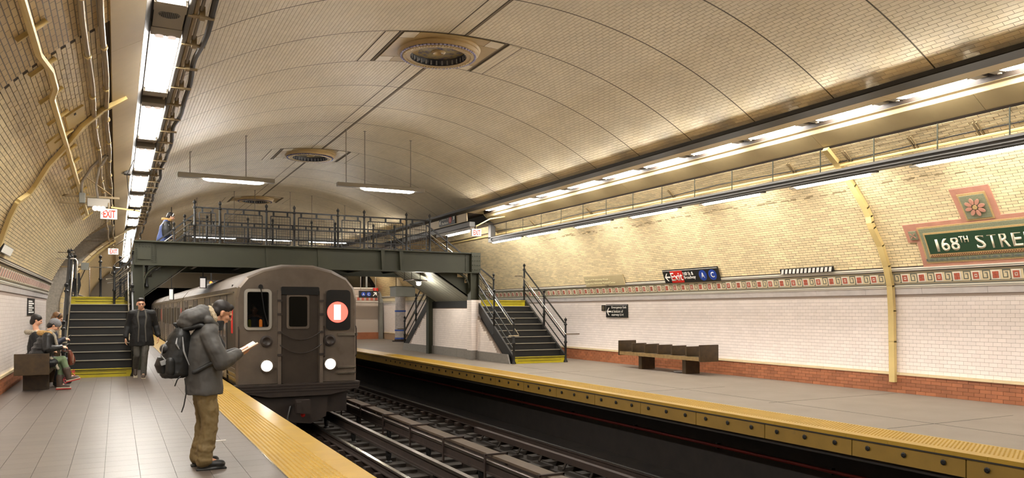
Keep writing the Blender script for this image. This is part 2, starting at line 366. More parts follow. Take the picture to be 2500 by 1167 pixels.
for side, nm, segs in ((1, 'wall_right', [(YN, 4.4), (4.4, 42.5)]), (-1, 'wall_left', [(YN, 9.0), (9.0, 28.0), (35.0, YF)])):
    W = thing(nm, 'curved brick and white tile tunnel wall on the %s' % nm[5:], None, (0, 0, 0), kind='structure'); del W['label']; walls[side] = W
    mz, fz, tz = BZ[side]; sgn = 1
    for y0, y1 in segs:
        ynear = min(y1, 30.0) if 0 < y0 < 30 else y0
        if ynear > y0:
            sheet('upper_backing', profile(side, tz, 4.63), [y0, ynear], 'brick_grout', W)
            sheet('lower_backing', profile(side, 0, tz, 8), [y0, ynear], 'white_grout', W)
        if y1 > ynear:
            sheet('upper_far_wall', profile(side, tz, 4.63, out=.006), [ynear, y1], 'brick_far', W)
            sheet('lower_far_wall', profile(side, 0, tz, 8, out=.006), [ynear, y1], 'white_far', W)
    # bricks
    arc = [0]; zz = np.linspace(tz+.02, 4.61, 400); pts = [wp(side, 0, z) for z in zz]
    for a, b in zip(pts, pts[1:]): arc.append(arc[-1]+(b-a).length)
    rows = int(arc[-1]/.056); Cs, Ts, Bs, Ns, ls = [], [], [], [], []
    for r in range(rows):
        z = float(np.interp((r+.5)*.056, arc, zz)); p, t, n = wall_frame(side, z)
        y0 = 4.4 if side > 0 else 9.0; y1 = 30.0 if side > 0 else 28.0
        y = y0+(.095 if r % 2 else 0)
        while y < y1-.19:
            L = .182; j = float(np.clip(RNG.normal(0, .0012), -.002, .002))
            Cs.append((p.x+n.x*(.0+j), y+.095, p.z+n.z*(.0+j))); Ts.append((0, 1, 0)); Bs.append(tuple(t)); Ns.append(tuple(n)); ls.append(L); y += .19
    sign_zone = (lambda u, v: (u > 2205) & (v > 440)) if side > 0 else None
    Cs = np.array(Cs); keep = np.ones(len(Cs), bool)
    A = lambda q: np.array(q)[keep]
    lay(W, 'brick', 'brickwork', 'brick', Cs[keep], A(Ts), A(Bs), A(Ns), np.array(ls)[keep], .0485, .009, block=sign_zone)
    # white tiles
    zb = .40 if side > 0 else .36; Cs, Ts, Bs, Ns = [], [], [], []; nr = int(round((mz-zb)/.074)); rh = (mz-zb)/nr
    for r in range(nr):
        z = zb+(r+.5)*rh; p, t, n = wall_frame(side, z); y = (5.0 if side > 0 else 12.0)+(.0755 if r % 2 else 0)
        while y < (30.0 if side > 0 else 28.0)-.151:
            Cs.append((p.x+n.x*.0005, y+.0755, z)); Ts.append((0, 1, 0)); Bs.append(tuple(t)); Ns.append(tuple(n)); y += .151
    lay(W, 'wall_tile', 'tilework', 'white_tile', Cs, Ts, Bs, Ns, .148, rh-.0045, .007, nind=240)
    # marble strip and frieze
    for y0, y1 in segs:
        b = MB(); n = max(1, int((y1-y0)/1.2)); L = (y1-y0)/n
        for i in range(n):
            p, t, nn = wall_frame(side, (mz+fz)/2); b.box(p+nn*.008+Vector((0, y0+L*(i+.5), 0)), (fz-mz-.004, L-.004, .03), Matrix((t, (0, 1, 0), nn)).transposed())
        b.build('marble_strip', 'marble', W)
        h = tz-fz
        def strip(name, za, zb_, mm, out):
            p, t, nn = wall_frame(side, (za+zb_)/2); b = MB(); b.box(p+nn*(out/2)+Vector((0, (y0+y1)/2, 0)), (zb_-za, y1-y0, out), Matrix((t, (0, 1, 0), nn)).transposed()); return b.build(name, mm, W)
        strip('frieze_field', fz+.07, tz-.08, 'band_cream', .014); strip('frieze_molding', fz, fz+.05, 'mosaic_white', .04); strip('frieze_molding', tz-.05, tz, 'mosaic_white', .045)
        for za in (fz+.055, tz-.072, fz+.088, tz-.105): strip('frieze_line', za-.002, za+.007, 'dark_line', .018)
        strip('molding_line', tz-.026, tz-.018, 'dark_line', .05)
        strip('molding_line', fz+.02, fz+.027, 'dark_line', .045)
        # greek key and squares
        if 0 < y0 < 20:
            za, zb_ = fz+.095, tz-.112; zc = (za+zb_)/2; p, t, nn = wall_frame(side, zc); H = zb_-za; R = Matrix(((0, side*1.0, 0), t, nn)).transposed()
            yy = y0+.1; k = 0; sq = MB(); ms = None; proto = {}; small = {0: MB(), 1: MB(), 2: MB(), 3: MB()}; RD = 'mosaic_red' if side > 0 else 'mosaic_pink'; KL = 'dark_line' if side > 0 else 'key_pale'
            while yy < min(y1, 30)-.35:
                far = yy > (21 if side > 0 else 24) or yy < (5 if side > 0 else 12)
                def put(key, shapes, mm, name, out):
                    c = p+nn*out+Vector((0, yy, 0))
                    if far:
                        for (a, bb, cc, dd) in shapes: small[key].box(c+Vector((0, (a+bb)/2, 0))+t*((cc+dd)/2), (abs(bb-a), dd-cc, .008), R)
                    elif key not in proto or key == 9:
                        bl = MB()
                        for (a, bb, cc, dd) in shapes: bl.box(c+Vector((0, (a+bb)/2, 0))+t*((cc+dd)/2), (abs(bb-a), dd-cc, .008), R)
                        o = bl.build(name, mm, W); proto[key] = (o, yy)
                    else:
                        o, oy = proto[key]; q = o.copy(); COL.objects.link(q); q.parent = W; q.location = o.location+Vector((0, yy-oy, 0))
                wl_ = .008; h2 = H/2
                put(0, [(.105, .225, h2-.014, h2), (.105, .225, -h2, -h2+.014) if False else (.213, .225, -h2+.03, h2), (.14, .225, -h2+.03, -h2+.044), (.14, .152, -h2+.03, h2-.04), (.14, .185, h2-.054, h2-.04), (.09, .102, -h2, h2-.0), (.09, .115, -h2, -h2+.014)], KL, 'greek_key', .016)
                put(1, [(-.075, .075, -h2+.005, h2-.005)], 'mosaic_white', 'white_square_tile', .016)
                q_ = h2-.026; put(2+(k % 2), [(-.052, 0, 0, q_), (0, .052, -q_, 0), (-.05, -.004, -q_+.002, -.004), (.004, .05, .004, q_-.002)] if k % 2 == 0 else [(-.052, .052, q_-.03, q_), (-.052, .052, -q_, -q_+.03), (-.052, -.026, -q_+.03, q_-.03), (.026, .052, -q_+.03, q_-.03), (-.012, .012, -.012, .012)], RD, 'red_square_tile', .022)
                yy += .342; k += 1
            small[0].build('greek_key_run', 'dark_line', W, kind='stuff'); small[1].build('white_square_run', 'mosaic_white', W, kind='stuff'); small[2].build('red_square_run', RD, W, kind='stuff'); small[3].build('red_square_run', RD, W, kind='stuff')
    # red-brown brick base
    Bs_ = thing('baseboard_right' if side > 0 else 'baseboard_left', None, None, kind='structure')
    for y0, y1 in segs:
        b = MB(); xo = WC+side*7.775; b.bx(xo, xo+side*.3, y0, y1, -.02, zb-.05); b.build('base_backing', 'red_grout', Bs_)
        b = MB(); n = max(1, int((y1-y0)/.6))
        for i in range(n): b.bx(WC+side*7.745, WC+side*7.82, y0+i*.6, y0+i*.6+.597, zb-.05, zb); 
        b.build('base_cap', 'cream', Bs_)
    Cs, Ts, Bq, Ns, ls = [], [], [], [], []; nr = 5; rh = (zb-.05)/nr
    for r in range(nr):
        y = (5.0 if side > 0 else 12.0)+(.1 if r % 2 else 0)
        while y < (30.0 if side > 0 else 28.0)-.2:
            Cs.append((xo-side*(.003+RNG.normal(0, .001)), y+.1, (r+.5)*rh)); Ts.append((0, 1, 0)); Bq.append((0, 0, 1)); Ns.append((-side, 0, 0)); y += .203
    lay(Bs_, 'brick', 'brickwork', 'red_brick', Cs, Ts, Bq, Ns, .197, rh-.006, .02, nind=200)

Wr = walls[1]; b = MB(); rr = random.Random(3)
for i in range(110):
    y = 7+rr.random()**.9*15; z0 = 3.93+.02*math.sin(y)+rr.gauss(0, .018); p, t, n = wall_frame(1, z0); b.box(p+n*.008+Vector((0, y, 0)), (rr.uniform(.05, .22), rr.uniform(.008, .03), .006), Matrix(((0, 1, 0), t, n)).transposed())
b.build('flaked_joint', mat('flaked_grey', '9a8866', .8), Wr, kind='stuff')
# niche on the left wall, arch reveal in rough plaster
nb = thing('wall_niche', None, None, kind='structure'); nb.name = 'wall_left_niche'
sheet('niche_back', [(x-.9, z) for x, z in profile(-1, 0, 5.1)], [28.0, 35.0], 'brick_far', nb)
P = profile(-1, 0, 5.1); b = MB(); n = len(P)
b.add([(x, 35.0, z) for x, z in P]+[(x-.9, 35.0, z) for x, z in P], [(i, i+1, i+1+n, i+n) for i in range(n-1)]); b.build('plaster_reveal', 'paster', nb)
b = MB()
for i in range(2, n-1, 1): b.bar((P[i][0]+.03, 34.98, P[i][1]), (P[i+1][0]+.03, 34.98, P[i+1][1]-.02), .12, .10)
b.build('arch_edge_bricks', 'brick', nb)
b = MB(); b.add([(x, 28.0, z) for x, z in P]+[(x-.9, 28.0, z) for x, z in P], [(i, i+1, i+1+n, i+n) for i in range(n-1)]); b.build('near_reveal', 'paster', nb)

# vaulted ceiling
VC, VR, VTOP = 5.85, 9.54, 6.55
def vz(o): return VTOP-VR+math.sqrt(VR*VR-o*o)
def vault_prof(o0, o1, n=40, up=0): return [(VC+(VR+up)*math.sin(a), VTOP-VR+(VR+up)*math.cos(a)) for a in np.linspace(math.asin(o0/VR), math.asin(o1/VR), n+1)]
V = thing('ceiling', None, None, kind='structure')
sheet('vault_far', vault_prof(-5.2, 4.98, up=-.002), [YN, 3.3], 'vault_far', V)
sheet('vault_backing', vault_prof(-5.2, 4.98, up=.004), [3.3, 36.9], 'vault_grout', V)
sheet('vault_far', vault_prof(-5.2, 4.98, up=-.002), [36.9, YF], 'vault_far', V)
rings = [12.6+1.8*k for k in range(-5, 14)]; meds = [(5.4, 13.5), (5.4, 24.3), (5.4, 35.1)]
a0, a1 = math.asin(-5.18/VR), math.asin(4.96/VR); nrow = int((a1-a0)*VR/.0715); da = (a1-a0)/nrow
Cs, Ts, Bs, Ns, ls = [], [], [], [], []
for r in range(nrow):
    a = a0+(r+.5)*da; x = VC+VR*math.sin(a); z = VTOP-VR+VR*math.cos(a); N = (-math.sin(a), 0, -math.cos(a)); B = (math.cos(a), 0, -math.sin(a))
    if 5.22 < x < 5.27 or 5.53 < x < 5.58: continue
    for y0 in rings:
        k = 0; y = y0+.012; end = y0+1.8-.012; first = True
        while y < end-.02:
            L = .1 if (first and r % 2) else .2; L = min(L, end-y); first = False; yc = y+L/2
            if not any(abs(x-mx) < 1.05 and abs(yc-my) < .88 for mx, my in meds):
                if y > 3.4 and not (x < 1.5 and y < 7.5): Cs.append((x, yc, z)); Ts.append((0, 1, 0)); Bs.append(B); Ns.append(N); ls.append(L-.004)
            y += L
lay(V, 'ceiling_tile', 'ceiling_tilework', 'vault_tile', Cs, Ts, Bs, Ns, ls, da*VR-.0055, .005, nind=300, block=lambda u, v: (u > 1185) & (v > 759-(u-285)*.297))
b = MB()
for y in rings[1:]+[12.6+1.8*k for k in range(14, 26)]:
    P = vault_prof(-5.18, 4.96, 60, up=-.003)
    for p, q in zip(P, P[1:]): b.add([(p[0], y-.009, p[1]), (p[0], y+.009, p[1]), (q[0], y+.009, q[1]), (q[0], y-.009, q[1])], [(0, 1, 2, 3)])
b.build('ring_joint', 'joint', V)
for xx in (5.235, 5.555):
    b = MB(); z = vz(xx-VC)-.004; b.bx(xx-.007, xx+.007, 3.4, YF, z-.003, z+.003); b.build('center_joint', 'joint', V)

# medallions
for i, (mx, my) in enumerate(meds):
    T = thing('ceiling_medallion', ['large round blue and gold ceiling medallion nearest the camera', 'round ceiling medallion above the hanging lamps before the footbridge', 'small far round ceiling medallion just above the footbridge railing'][i], 'medallion', (mx, my, 6.5), group='ceiling medallions')
    def pv(x, y, d=0):
        o = x-VC; a = math.asin(o/VR); return (VC+(VR-d)*math.sin(a), y, VTOP-VR+(VR-d)*math.cos(a))
    def patch(name, x0, x1, y0, y1, mm, d=.012, cut=None):
        b = MB(); n = 10; xs = np.linspace(x0, x1, n+1)
        for xa, xb in zip(xs, xs[1:]):
            vs = [pv(xa, y0, 0), pv(xb, y0, 0), pv(xb, y1, 0), pv(xa, y1, 0), pv(xa, y0, d), pv(xb, y0, d), pv(xb, y1, d), pv(xa, y1, d)]
            b.add(vs, [(4, 5, 6, 7), (0, 1, 5, 4), (2, 3, 7, 6), (0, 4, 7, 3), (1, 2, 6, 5)])
        return b.build(name, mm, T)
    patch('backing_panel', mx-.98, mx+.98, my-.86, my+.86, 'joint', .004)
    patch('terracotta_field', mx-.97, mx+.97, my-.55, my+.55, 'med_gold', .012)
    for sy in (-1, 1): patch('terracotta_field', mx-.68, mx+.68, my+sy*.56, my+sy*.86, 'med_gold', .012)
    for sx in (-1, 1):
        for sy in (-1, 1): patch('corner_panel', mx+sx*.69, mx+sx*.97, my+sy*.565, my+sy*.855, 'vault_tile', .014)
        for e in (1.05, 1.32):
            patch('frame_line', mx+sx*(e)-.006, mx+sx*(e)+.006, my-.87, my+.87, 'joint', .010)
        for e in range(3): patch('border_tiles', mx+sx*1.075+(-.0 if sx > 0 else -.075)+sx*e*.08, mx+sx*1.075+(.075 if sx > 0 else 0)+sx*e*.08, my-.86, my+.86, 'vault_tile', .010)
    c = Vector((mx, my, vz(mx-VC)))
    prof = lambda *a: [(r, -h) for r, h in a]
    MB().lathe(c, prof((.80, -.06), (.80, .02), (.77, .045), (.775, .07), (.74, .10), (.735, .12), (.715, .13)), 48, cap=False).build('outer_ring', 'med_gold', T, smooth=True)
    MB().lathe(c, prof((.715, .13), (.70, .135), (.675, .14)), 48, cap=False).build('blue_bead_ring', 'med_blue', T)
    MB().lathe(c, prof((.675, .14), (.66, .15), (.60, .145), (.56, .15), (.53, .145)), 48, cap=False).build('inner_ring', 'med_gold', T, smooth=True)
    MB().lathe(c, prof((.53, .145), (.525, .10), (.51, .06), (.50, .015)), 48, cap=False).build('navy_cove', 'med_dark', T)
    MB().lathe(c, prof((.55, .02), (.3, .04), (.13, .05)), 48, cap=False).build('mosaic_disc', 'med_mix', T, smooth=True)
    MB().lathe(c, prof((.14, .03), (.135, .06), (.10, .085), (.06, .07), (.03, .045), (.0, .04)), 24, cap=False).build('boss', 'med_gold', T, smooth=True)
    beads = MB(); dent = MB()
    for k in range(60):
        a = 2*math.pi*k/60; r = .70; beads.box(c+Vector((r*math.cos(a), r*math.sin(a), -.142)), (.03, .045, .02), Matrix.Rotation(a, 3, 'Z'))
        if k % 2 == 0: dent.box(c+Vector((.515*math.cos(a), .515*math.sin(a), -.09)), (.02, .03, .08), Matrix.Rotation(a, 3, 'Z'))
    beads.build('bead_row', mat('bead_lilac', 'a9a6c8', .4) if i == 0 else 'med_blue', T, kind='stuff'); dent.build('stud_row', 'packgrey', T, kind='stuff')
    scr_ = MB()
    for k in range(72):
        a = 2*math.pi*k/72; scr_.box(c+Vector((.635*math.cos(a), .635*math.sin(a), -.15)), (.05, .022, .018), Matrix.Rotation(a+.5, 3, 'Z'))
    scr_.build('egg_border', 'cream', T, kind='stuff')

# ------------------------------------------------------------------ platforms, pit, track
FL = thing('floor', None, None, kind='structure')
b = MB(); b.bx(-2.9, 1.46, YN, YF, -.35, -.006); b.build('platform_slab', 'floor_grout', FL)
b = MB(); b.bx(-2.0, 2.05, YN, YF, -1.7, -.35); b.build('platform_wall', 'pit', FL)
b = MB(); b.bx(1.98, 2.2, YN, YF, -.30, -.06); b.build('edge_board', 'yellow_edge', FL)
Cs, ls = [], []
xs = np.arange(11)*.3135-1.99+.1567
for x in xs:
    y = 5.2
    while y < 40: Cs.append((x, y+.1535, -.006)); y += .307
n = len(Cs); lay(FL, 'floor_tile', 'floor_tilework', 'floor_tile', Cs, [(0, 1, 0)]*n, [(1, 0, 0)]*n, [(0, 0, 1)]*n, .3045, .3095, .012, nind=300)
Cs = np.array(Cs)
b = MB(); b.bx(-2.9, 1.46, 40, YF, -.01, .0); b.bx(-2.9, -2.0, 28, 40, -.01, 0); b.build('far_floor', 'floor_tile', FL)
def tactile(parent, x0, x1, smooth0, smooth1, y0, y1, m='yellow'):
    """yellow edge panels with rows of small domes, smooth border outside"""
    y = y0; k = 0; proto = None
    while y < y1:
        L = .61
        if proto is None: bb = MB(); bb.bx(min(x0, smooth0), max(x1, smooth1), y, y+L-.003, -.06, .004); proto = bb.build('tactile_panel', m, parent); py = y
        else: q = proto.copy(); COL.objects.link(q); q.parent = parent; q.location = proto.location+Vector((0, y-py, 0))
        y += L
    nx = int((x1-x0)/.05); yy = np.arange(y0, min(y1, 27), .05); v = []; f = []
    for i in range(nx):
        x = x0+(i+.5)*.05
        for yv in yy+(.025 if i % 2 else 0):
            n0 = len(v); r = .017
            for hh, rr in ((.003, r), (.010, r*.55)):
                for kk in range(4): a = math.pi/2*kk; v.append((x+rr*math.cos(a), yv+rr*math.sin(a), hh))
            f += [(n0+kk, n0+(kk+1) % 4, n0+4+(kk+1) % 4, n0+4+kk) for kk in range(4)]+[(n0+4, n0+5, n0+6, n0+7)]
    bb = MB(); bb.v = v; bb.f = f; bb.build('tactile_domes', m, parent, kind='stuff')
TL = thing('trim_1', None, None, kind='structure'); tactile(TL, 1.47, 1.97, 1.46, 2.21, 4.5, YF-1)
b = MB(); b.bx(1.445, 1.462, 4.5, YF, -.02, .004); b.build('edge_strip', 'stainless', TL)
FR = thing('floor', None, None, kind='structure')
b = MB(); b.bx(9.22, 14.6, YN, 42.6, -.35, 0); b.bx(9.22, 15.0, 42.5, YF, -.35, 0); b.build('platform_slab', 'floor_conc', FR)
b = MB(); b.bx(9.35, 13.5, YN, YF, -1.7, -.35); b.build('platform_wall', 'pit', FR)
b = MB()
for y, x0, x1 in ((6.9, 9.3, 12.2), (12.3, 9.3, 11.4), (17.2, 9.3, 10.9), (9.8, 10.1, 13.5)): b.bx(x0, x1, y, y+.012, -.002, .0015)
for x in (10.3,): b.bx(x, x+.012, 1.5, 20, -.002, .0015)
b.build('slab_joint', 'floor_grout', FR)
TR = thing('trim_2', None, None, kind='structure'); tactile(TR, 8.62, 9.2, 8.45, 9.22, 2.0, YF-1)
for k in range(40):
    y = 2.3+1.5*k
    if y > 45: break
    b = MB(); b.bx(8.455, 8.52, y, y+1.485, -.27, -.062); b.build('edge_board', 'yellow_edge', FR)
    if y < 26:
        for j in range(3): MB().lathe((8.452, y+.25+.5*j, -.14), [(.028, 0), (.034, -.015), (.02, -.02)], 8, 'x').build('edge_bolt', 'steel_black', FR)
b = MB(); b.bx(8.44, 8.50, 2.0, YF, -.062, -.045); b.build('edge_nose', 'floor_grout', FR)
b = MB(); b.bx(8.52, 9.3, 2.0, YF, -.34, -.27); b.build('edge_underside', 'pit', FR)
TB = thing('floor', None, None, kind='structure')
b = MB(); b.bx(2.0, 5.2, YN, YF+3, -1.75, -1.42); b.bx(5.2, 6.75, YN, YF+3, -1.75, -1.42); b.bx(7.35, 9.35, YN, YF+3, -1.75, -1.42); b.bx(6.75, 7.35, YN, YF+3, -1.9, -1.78); b.build('track_bed', 'bed', TB)
b = MB()
for y in np.arange(3, 34, .62):
    for x0, x1 in ((2.45, 3.15), (3.95, 5.0), (5.35, 6.65)): b.bx(x0, x1, y, y+.24, -1.42, -1.36+random.uniform(-.01, .01))
    for x0, x1 in ((7.45, 8.3),): b.bx(x0, x1, y, y+.24, -1.42, -1.34)
    b.bx(6.55, 6.75, y-.05, y+.35, -1.45, -1.33); 
b.build('tie_block', 'tie', TB, kind='stuff')
b = MB()
for k, y in enumerate(np.arange(4, 30, 1.24)): b.bx(6.6, 7.45, y, y+.45+.2*(k % 3 == 0), -1.43, -1.36)
b.build('trough_bridge', 'bed', TB)
def rail(x, ztop, label, grp=None, w=.07):
    T = thing('rail', label, 'rail', (x, 20, ztop), group=grp)
    b = MB(); b.bx(x-w/2, x+w/2, 1.5, YF+2, ztop-.035, ztop); b.build('rail_head', 'rail', T)
    b = MB(); b.bx(x-.01, x+.01, 1.5, YF+2, ztop-.13, ztop-.035); b.bx(x-.07, x+.07, 1.5, YF+2, ztop-.15, ztop-.13); b.bx(x-w/2-.001, x+w/2+.001, 1.5, YF+2, ztop-.036, ztop-.012); b.build('rail_web', 'rail_side', T)
    b = MB()
    for y in np.arange(3.05, 30, .62): b.bx(x-.17, x+.17, y, y+.14, ztop-.25, ztop-.15)
    b.build('tie_plates', 'rail_side', T, kind='stuff')
rail(2.78, -1.1, 'running rail of the near track hidden under the platform edge')
rail(4.19, -1.1, 'bright running rail nearest the yellow platform edge, emerging from under the train')
rail(6.34, -1.1, 'left running rail of the far track behind the covered third rail')
rail(7.83, -1.1, 'long thin bright running rail closest to the far platform')
for x, lab in ((4.72, 'dull third rail beside the near track without a cover board'), (5.55, 'third rail under a long brown cover plank between the two tracks')):
    T = thing('third_rail', lab, 'rail', (x, 20, -.95))
    b = MB(); b.bx(x-.045, x+.045, 2, 60, -.95, -.90); b.build('rail_head', 'rail_worn', T)
    b = MB(); b.bx(x-.02, x+.02, 2, 60, -1.1, -.95); b.bx(x-.06, x+.06, 2, 60, -1.12, -1.09); b.build('rail_web', 'rail_side', T)
    for y in np.arange(4.4, 30, 2.5):
        MB().lathe((x, y, -1.42), [(.07, 0), (.07, .08), (.04, .1), (.06, .2), (.06, .3)], 8).build('insulator', 'steel_black', T)
    if x > 5:
        b = MB(); b.bx(x+.06, x+.30, 2, 60, -.87, -.83); b.build('cover_board', 'cover', T)
        for y in np.arange(4.2, 30, 1.85):
            b = MB(); b.bx(x-.06, x+.36, y, y+.05, -.828, -.80); b.bx(x-.075, x-.045, y, y+.05, -1.25, -.80); b.bx(x+.33, x+.36, y, y+.05, -1.38, -.80); b.build('cover_bracket', 'rail_side', T)
T = thing('guard_timber', 'brown guard timber lying between the rails of the far track', 'beam', (7.42, 10, -1.2))
MB().bx(7.37, 7.47, 1.5, 16.2, -1.22, -1.10).build('timber', 'rail_side', T)
for k, y in enumerate(np.arange(4, 16, .9)): MB().bar((7.30, y, -1.33), (7.5, y+.12, -1.12), .04, .03).build('strap', 'tie', T)
T = thing('cable_duct', 'long dark red pipe running along the wall under the far platform', 'pipe', (9.3, 20, -.75))
MB().tube([(9.28, 2, -.75), (9.28, 50, -.75)], .028, 8).build('red_pipe', 'red_pipe', T)
for k, y in enumerate(np.arange(3, 40, 2.4)): MB().bx(9.28, 9.36, y, y+.05, -.80, -.70).build('clip', 'steel_black', T)
for k, (x, y, c, lab) in enumerate(((7.15, 9.9, 'sign_red', 'small red and white carton lying in the trough between the far rails'), (6.0, 12.9, 'packgrey', 'small white scrap of paper beside the brown cover plank'), (5.1, 12.4, 'packgrey', 'crumpled pale wrapper between the two middle rails'))):
    T = thing('litter', lab, 'litter', (x, y, -1.42)); z = -1.78 if k == 0 else -1.42
    b = MB(); b.box((x, y, z+.03), (.16, .1, .055), Matrix.Rotation(.5+k, 3, 'Z')); b.build('box', c, T)
    b = MB(); b.box((x, y, z+.062), (.13, .05, .01), Matrix.Rotation(.7+k, 3, 'Z')); b.build('flap', 'sign_white', T)
# far end wall with portal
EW = thing('wall_back', None, None, kind='structure')
b = MB(); b.bx(-3.5, 1.9, YF, YF+.3, 0, 7); b.bx(9.3, 16, YF, YF+.3, 0, 7); b.bx(1.9, 9.3, YF, YF+.3, 3.2, 7); b.build('end_wall', 'brick_far', EW)
b = MB(); b.bx(1.9, 9.3, YF+6, YF+6.1, -1.8, 3.3); b.bx(1.8, 1.9, YF, YF+6, -1.8, 3.3); b.bx(9.3, 9.4, YF, YF+6, -1.8, 3.3); b.bx(1.8, 9.4, YF, YF+6, 3.2, 3.3); b.build('tunnel_portal', 'pit', EW)
# cross wall closing the right platform bay
CW = thing('wall_right_return', None, None, kind='structure'); CW.name = 'wall_far_right'
b = MB(); b.bx(11.2, 13.7, 42.5, 42.8, .38, 2.9); b.build('white_tiles', 'white_far', CW)
b = MB(); b.bx(11.2, 13.7, 42.44, 42.5, 0, .38); b.build('brick_base', 'red_brick', CW)
b = MB(); b.bx(11.2, 13.7, 42.5, 42.8, 3.65, 5.4); b.build('upper_wall', 'brick_far', CW)
b = MB(); b.bx(11.2, 13.7, 42.45, 42.5, 2.1, 2.14); b.bx(11.2, 13.7, 42.45, 42.5, 2.42, 2.46); b.bx(11.2, 13.7, 42.43, 42.5, 2.85, 2.92); b.build('frieze_line', 'mosaic_white', CW)
b = MB()
for k in range(9): x = 11.3+k*.26; b.bx(x, x+.13, 42.46, 42.5, 2.2, 2.36); 
b.build('frieze_squares', 'mosaic_red', CW)
b = MB(); b.bx(11.1, 11.2, 42.4, 42.8, 0, 4.2); b.bx(12.55, 12.65, 42.4, 42.5, 2.9, 3.7); b.bx(11.2, 13.7, 42.4, 42.5, 3.62, 3.7); b.build('window_frame', 'grey_box', CW)
b = MB(); b.bx(11.2, 13.7, 42.9, 43, 2.9, 3.7); b.build('window_pane', 'glass', CW)
b = MB(); b.bx(13.3, 13.5, 42.2, 42.5, 0, 2.9); b.build('corner_post', 'grey_box', CW)

# ------------------------------------------------------------------ light troughs, soffits, lamps
def strip_sheet(parent, name, pts, y0, y1, m, t=.02, seg=None):
    """box strips between profile points (x,z)"""
    for (xa, za), (xb, zb_) in zip(pts, pts[1:]):
        ys = [y0, y1] if not seg else list(np.arange(y0, y1, seg))+[y1]
        for ya, yb in zip(ys, ys[1:]):
            b = MB(); d = Vector((xb-xa, 0, zb_-za)); L = d.length; t_ = d.normalized(); n = Vector((-t_.z, 0, t_.x))
            b.box(Vector(((xa+xb)/2, (ya+yb)/2, (za+zb_)/2)), (L, yb-ya-(.006 if seg else 0), t), Matrix((t_, (0, 1, 0), n)).transposed()); b.build(name, m, parent)
RT = thing('trim_3', None, None, kind='structure')
strip_sheet(RT, 'dark_lip', [(10.28, 5.03), (10.30, 4.97), (10.58, 4.95)], YN, YF, 'dark_band', .03)
strip_sheet(RT, 'fascia', [(10.58, 4.96), (10.88, 4.95)], YN, 23.9, 'beige_light', .02, 3.2)
strip_sheet(RT, 'fascia_front', [(10.60, 4.96), (10.62, 4.66)], 23.9, YF, 'beige_light', .03)
strip_sheet(RT, 'fixture_tray', [(10.88, 4.95), (10.90, 5.06), (11.24, 5.06), (11.26, 4.93)], YN, 23.9, 'fix_brown', .02)
strip_sheet(RT, 'lower_strip', [(11.26, 4.93), (11.33, 4.91), (11.36, 4.84)], YN, 23.9, 'beige_light', .02)
strip_sheet(RT, 'soffit_panel', [(11.36, 4.84), (11.74, 4.60)], YN, 24.0, 'beige_panel', .02, 3.0)
b = MB(); b.prism([(10.88, 4.95), (11.26, 4.95), (11.36, 4.84), (11.74, 4.60), (11.9, 4.7), (11.9, 5.1), (10.88, 5.1)], (0, 24.0, 0), (1, 0, 0), (0, 0, 1), .02); b.build('trough_end', 'beige_panel', RT)
b = MB(); b.bx(11.35, 11.95, 24.0, YF, 4.62, 4.66); b.bx(10.6, 11.4, 24.0, YF, 4.94, 4.98); b.build('rear_soffit', 'fix_brown', RT)
b = MB(); b.bx(10.75, 10.95, 24.0, 31, 4.50, 4.66); b.build('grey_beam', 'channel', RT)
LT = thing('trim_4', None, None, kind='structure')
strip_sheet(LT, 'soffit_panel', [(-.06, 4.60), (.27, 4.80)], YN, YF, 'beige_light', .02, 6.0)
strip_sheet(LT, 'dark_strip', [(.27, 4.82), (.33, 4.96)], YN, YF, 'cable', .02)
strip_sheet(LT, 'fixture_tray', [(.33, 5.04), (.72, 5.04)], YN, YF, 'fix_brown', .02)
strip_sheet(LT, 'side_strip', [(.71, 5.04), (.72, 4.97), (.76, 4.97)], YN, YF, 'channel', .015)

def oblong(c, ly, lx, h, n=6):                   # stadium with rounded ends along Y, thickness h (down)
    pts = []
    r = lx/2
    for k in range(n+1): a = math.pi*k/n; pts.append((r*math.cos(a), ly/2-r+r*math.sin(a)))
    for k in range(n+1): a = math.pi+math.pi*k/n; pts.append((r*math.cos(a), -ly/2+r+r*math.sin(a)))
    return pts
def right_lamp(y0, y1, label, grp='fluorescent lamps in the right trough'):
    yc = (y0+y1)/2; L = y1-y0; T = thing('trough_lamp', label, 'ceiling light', (11.03, yc, 5.0), group=grp)
    b = MB(); b.bx(10.91, 11.17, y0-.2, y1+.18, 5.02, 5.055); b.build('tray', 'steel_black', T)
    MB().bx(10.93, 11.19, y0-.22, y0-.05, 4.985, 5.02).build('end_cover', 'fix', T); MB().bx(10.93, 11.19, y1+.05, y1+.2, 4.985, 5.02).build('end_cover', 'fix', T)
    b = MB(); b.prism(oblong(0, L, .2, .05), (11.03, yc, 4.965), (1, 0, 0), (0, 1, 0), .05); b.build('diffuser', 'diff', T)
    for e in (-.33, .33): MB().bx(10.74, 10.77, yc+e-.12, yc+e+.12, 5.0, 5.025).build('cove_tube', 'up', T)
    MB().bx(10.665, 10.90, y0-.05, y1+.05, 5.118, 5.124).build('added_cove_hood', 'beige_light', T)  # unseen cover, added to keep the uplight off the vault edge
    for e in (-.62, 0, .62): MB().bx(10.62, 10.90, yc+e-.01, yc+e+.01, 4.99, 5.12).build('added_cove_baffle', 'beige_light', T)  # unseen plates, added to break the uplight into scallops
    b = MB(); b.bx(10.62, 10.90, y0-.1, y1+.1, 4.975, 4.995); b.build('cove_tray', 'beige_light', T)
    b = MB(); b.lathe((11.16, y1+.12, 4.965), [(.03, 0), (.03, .03), (.012, .04)], 8); b.build('clip_knob', 'fix', T)
    return T
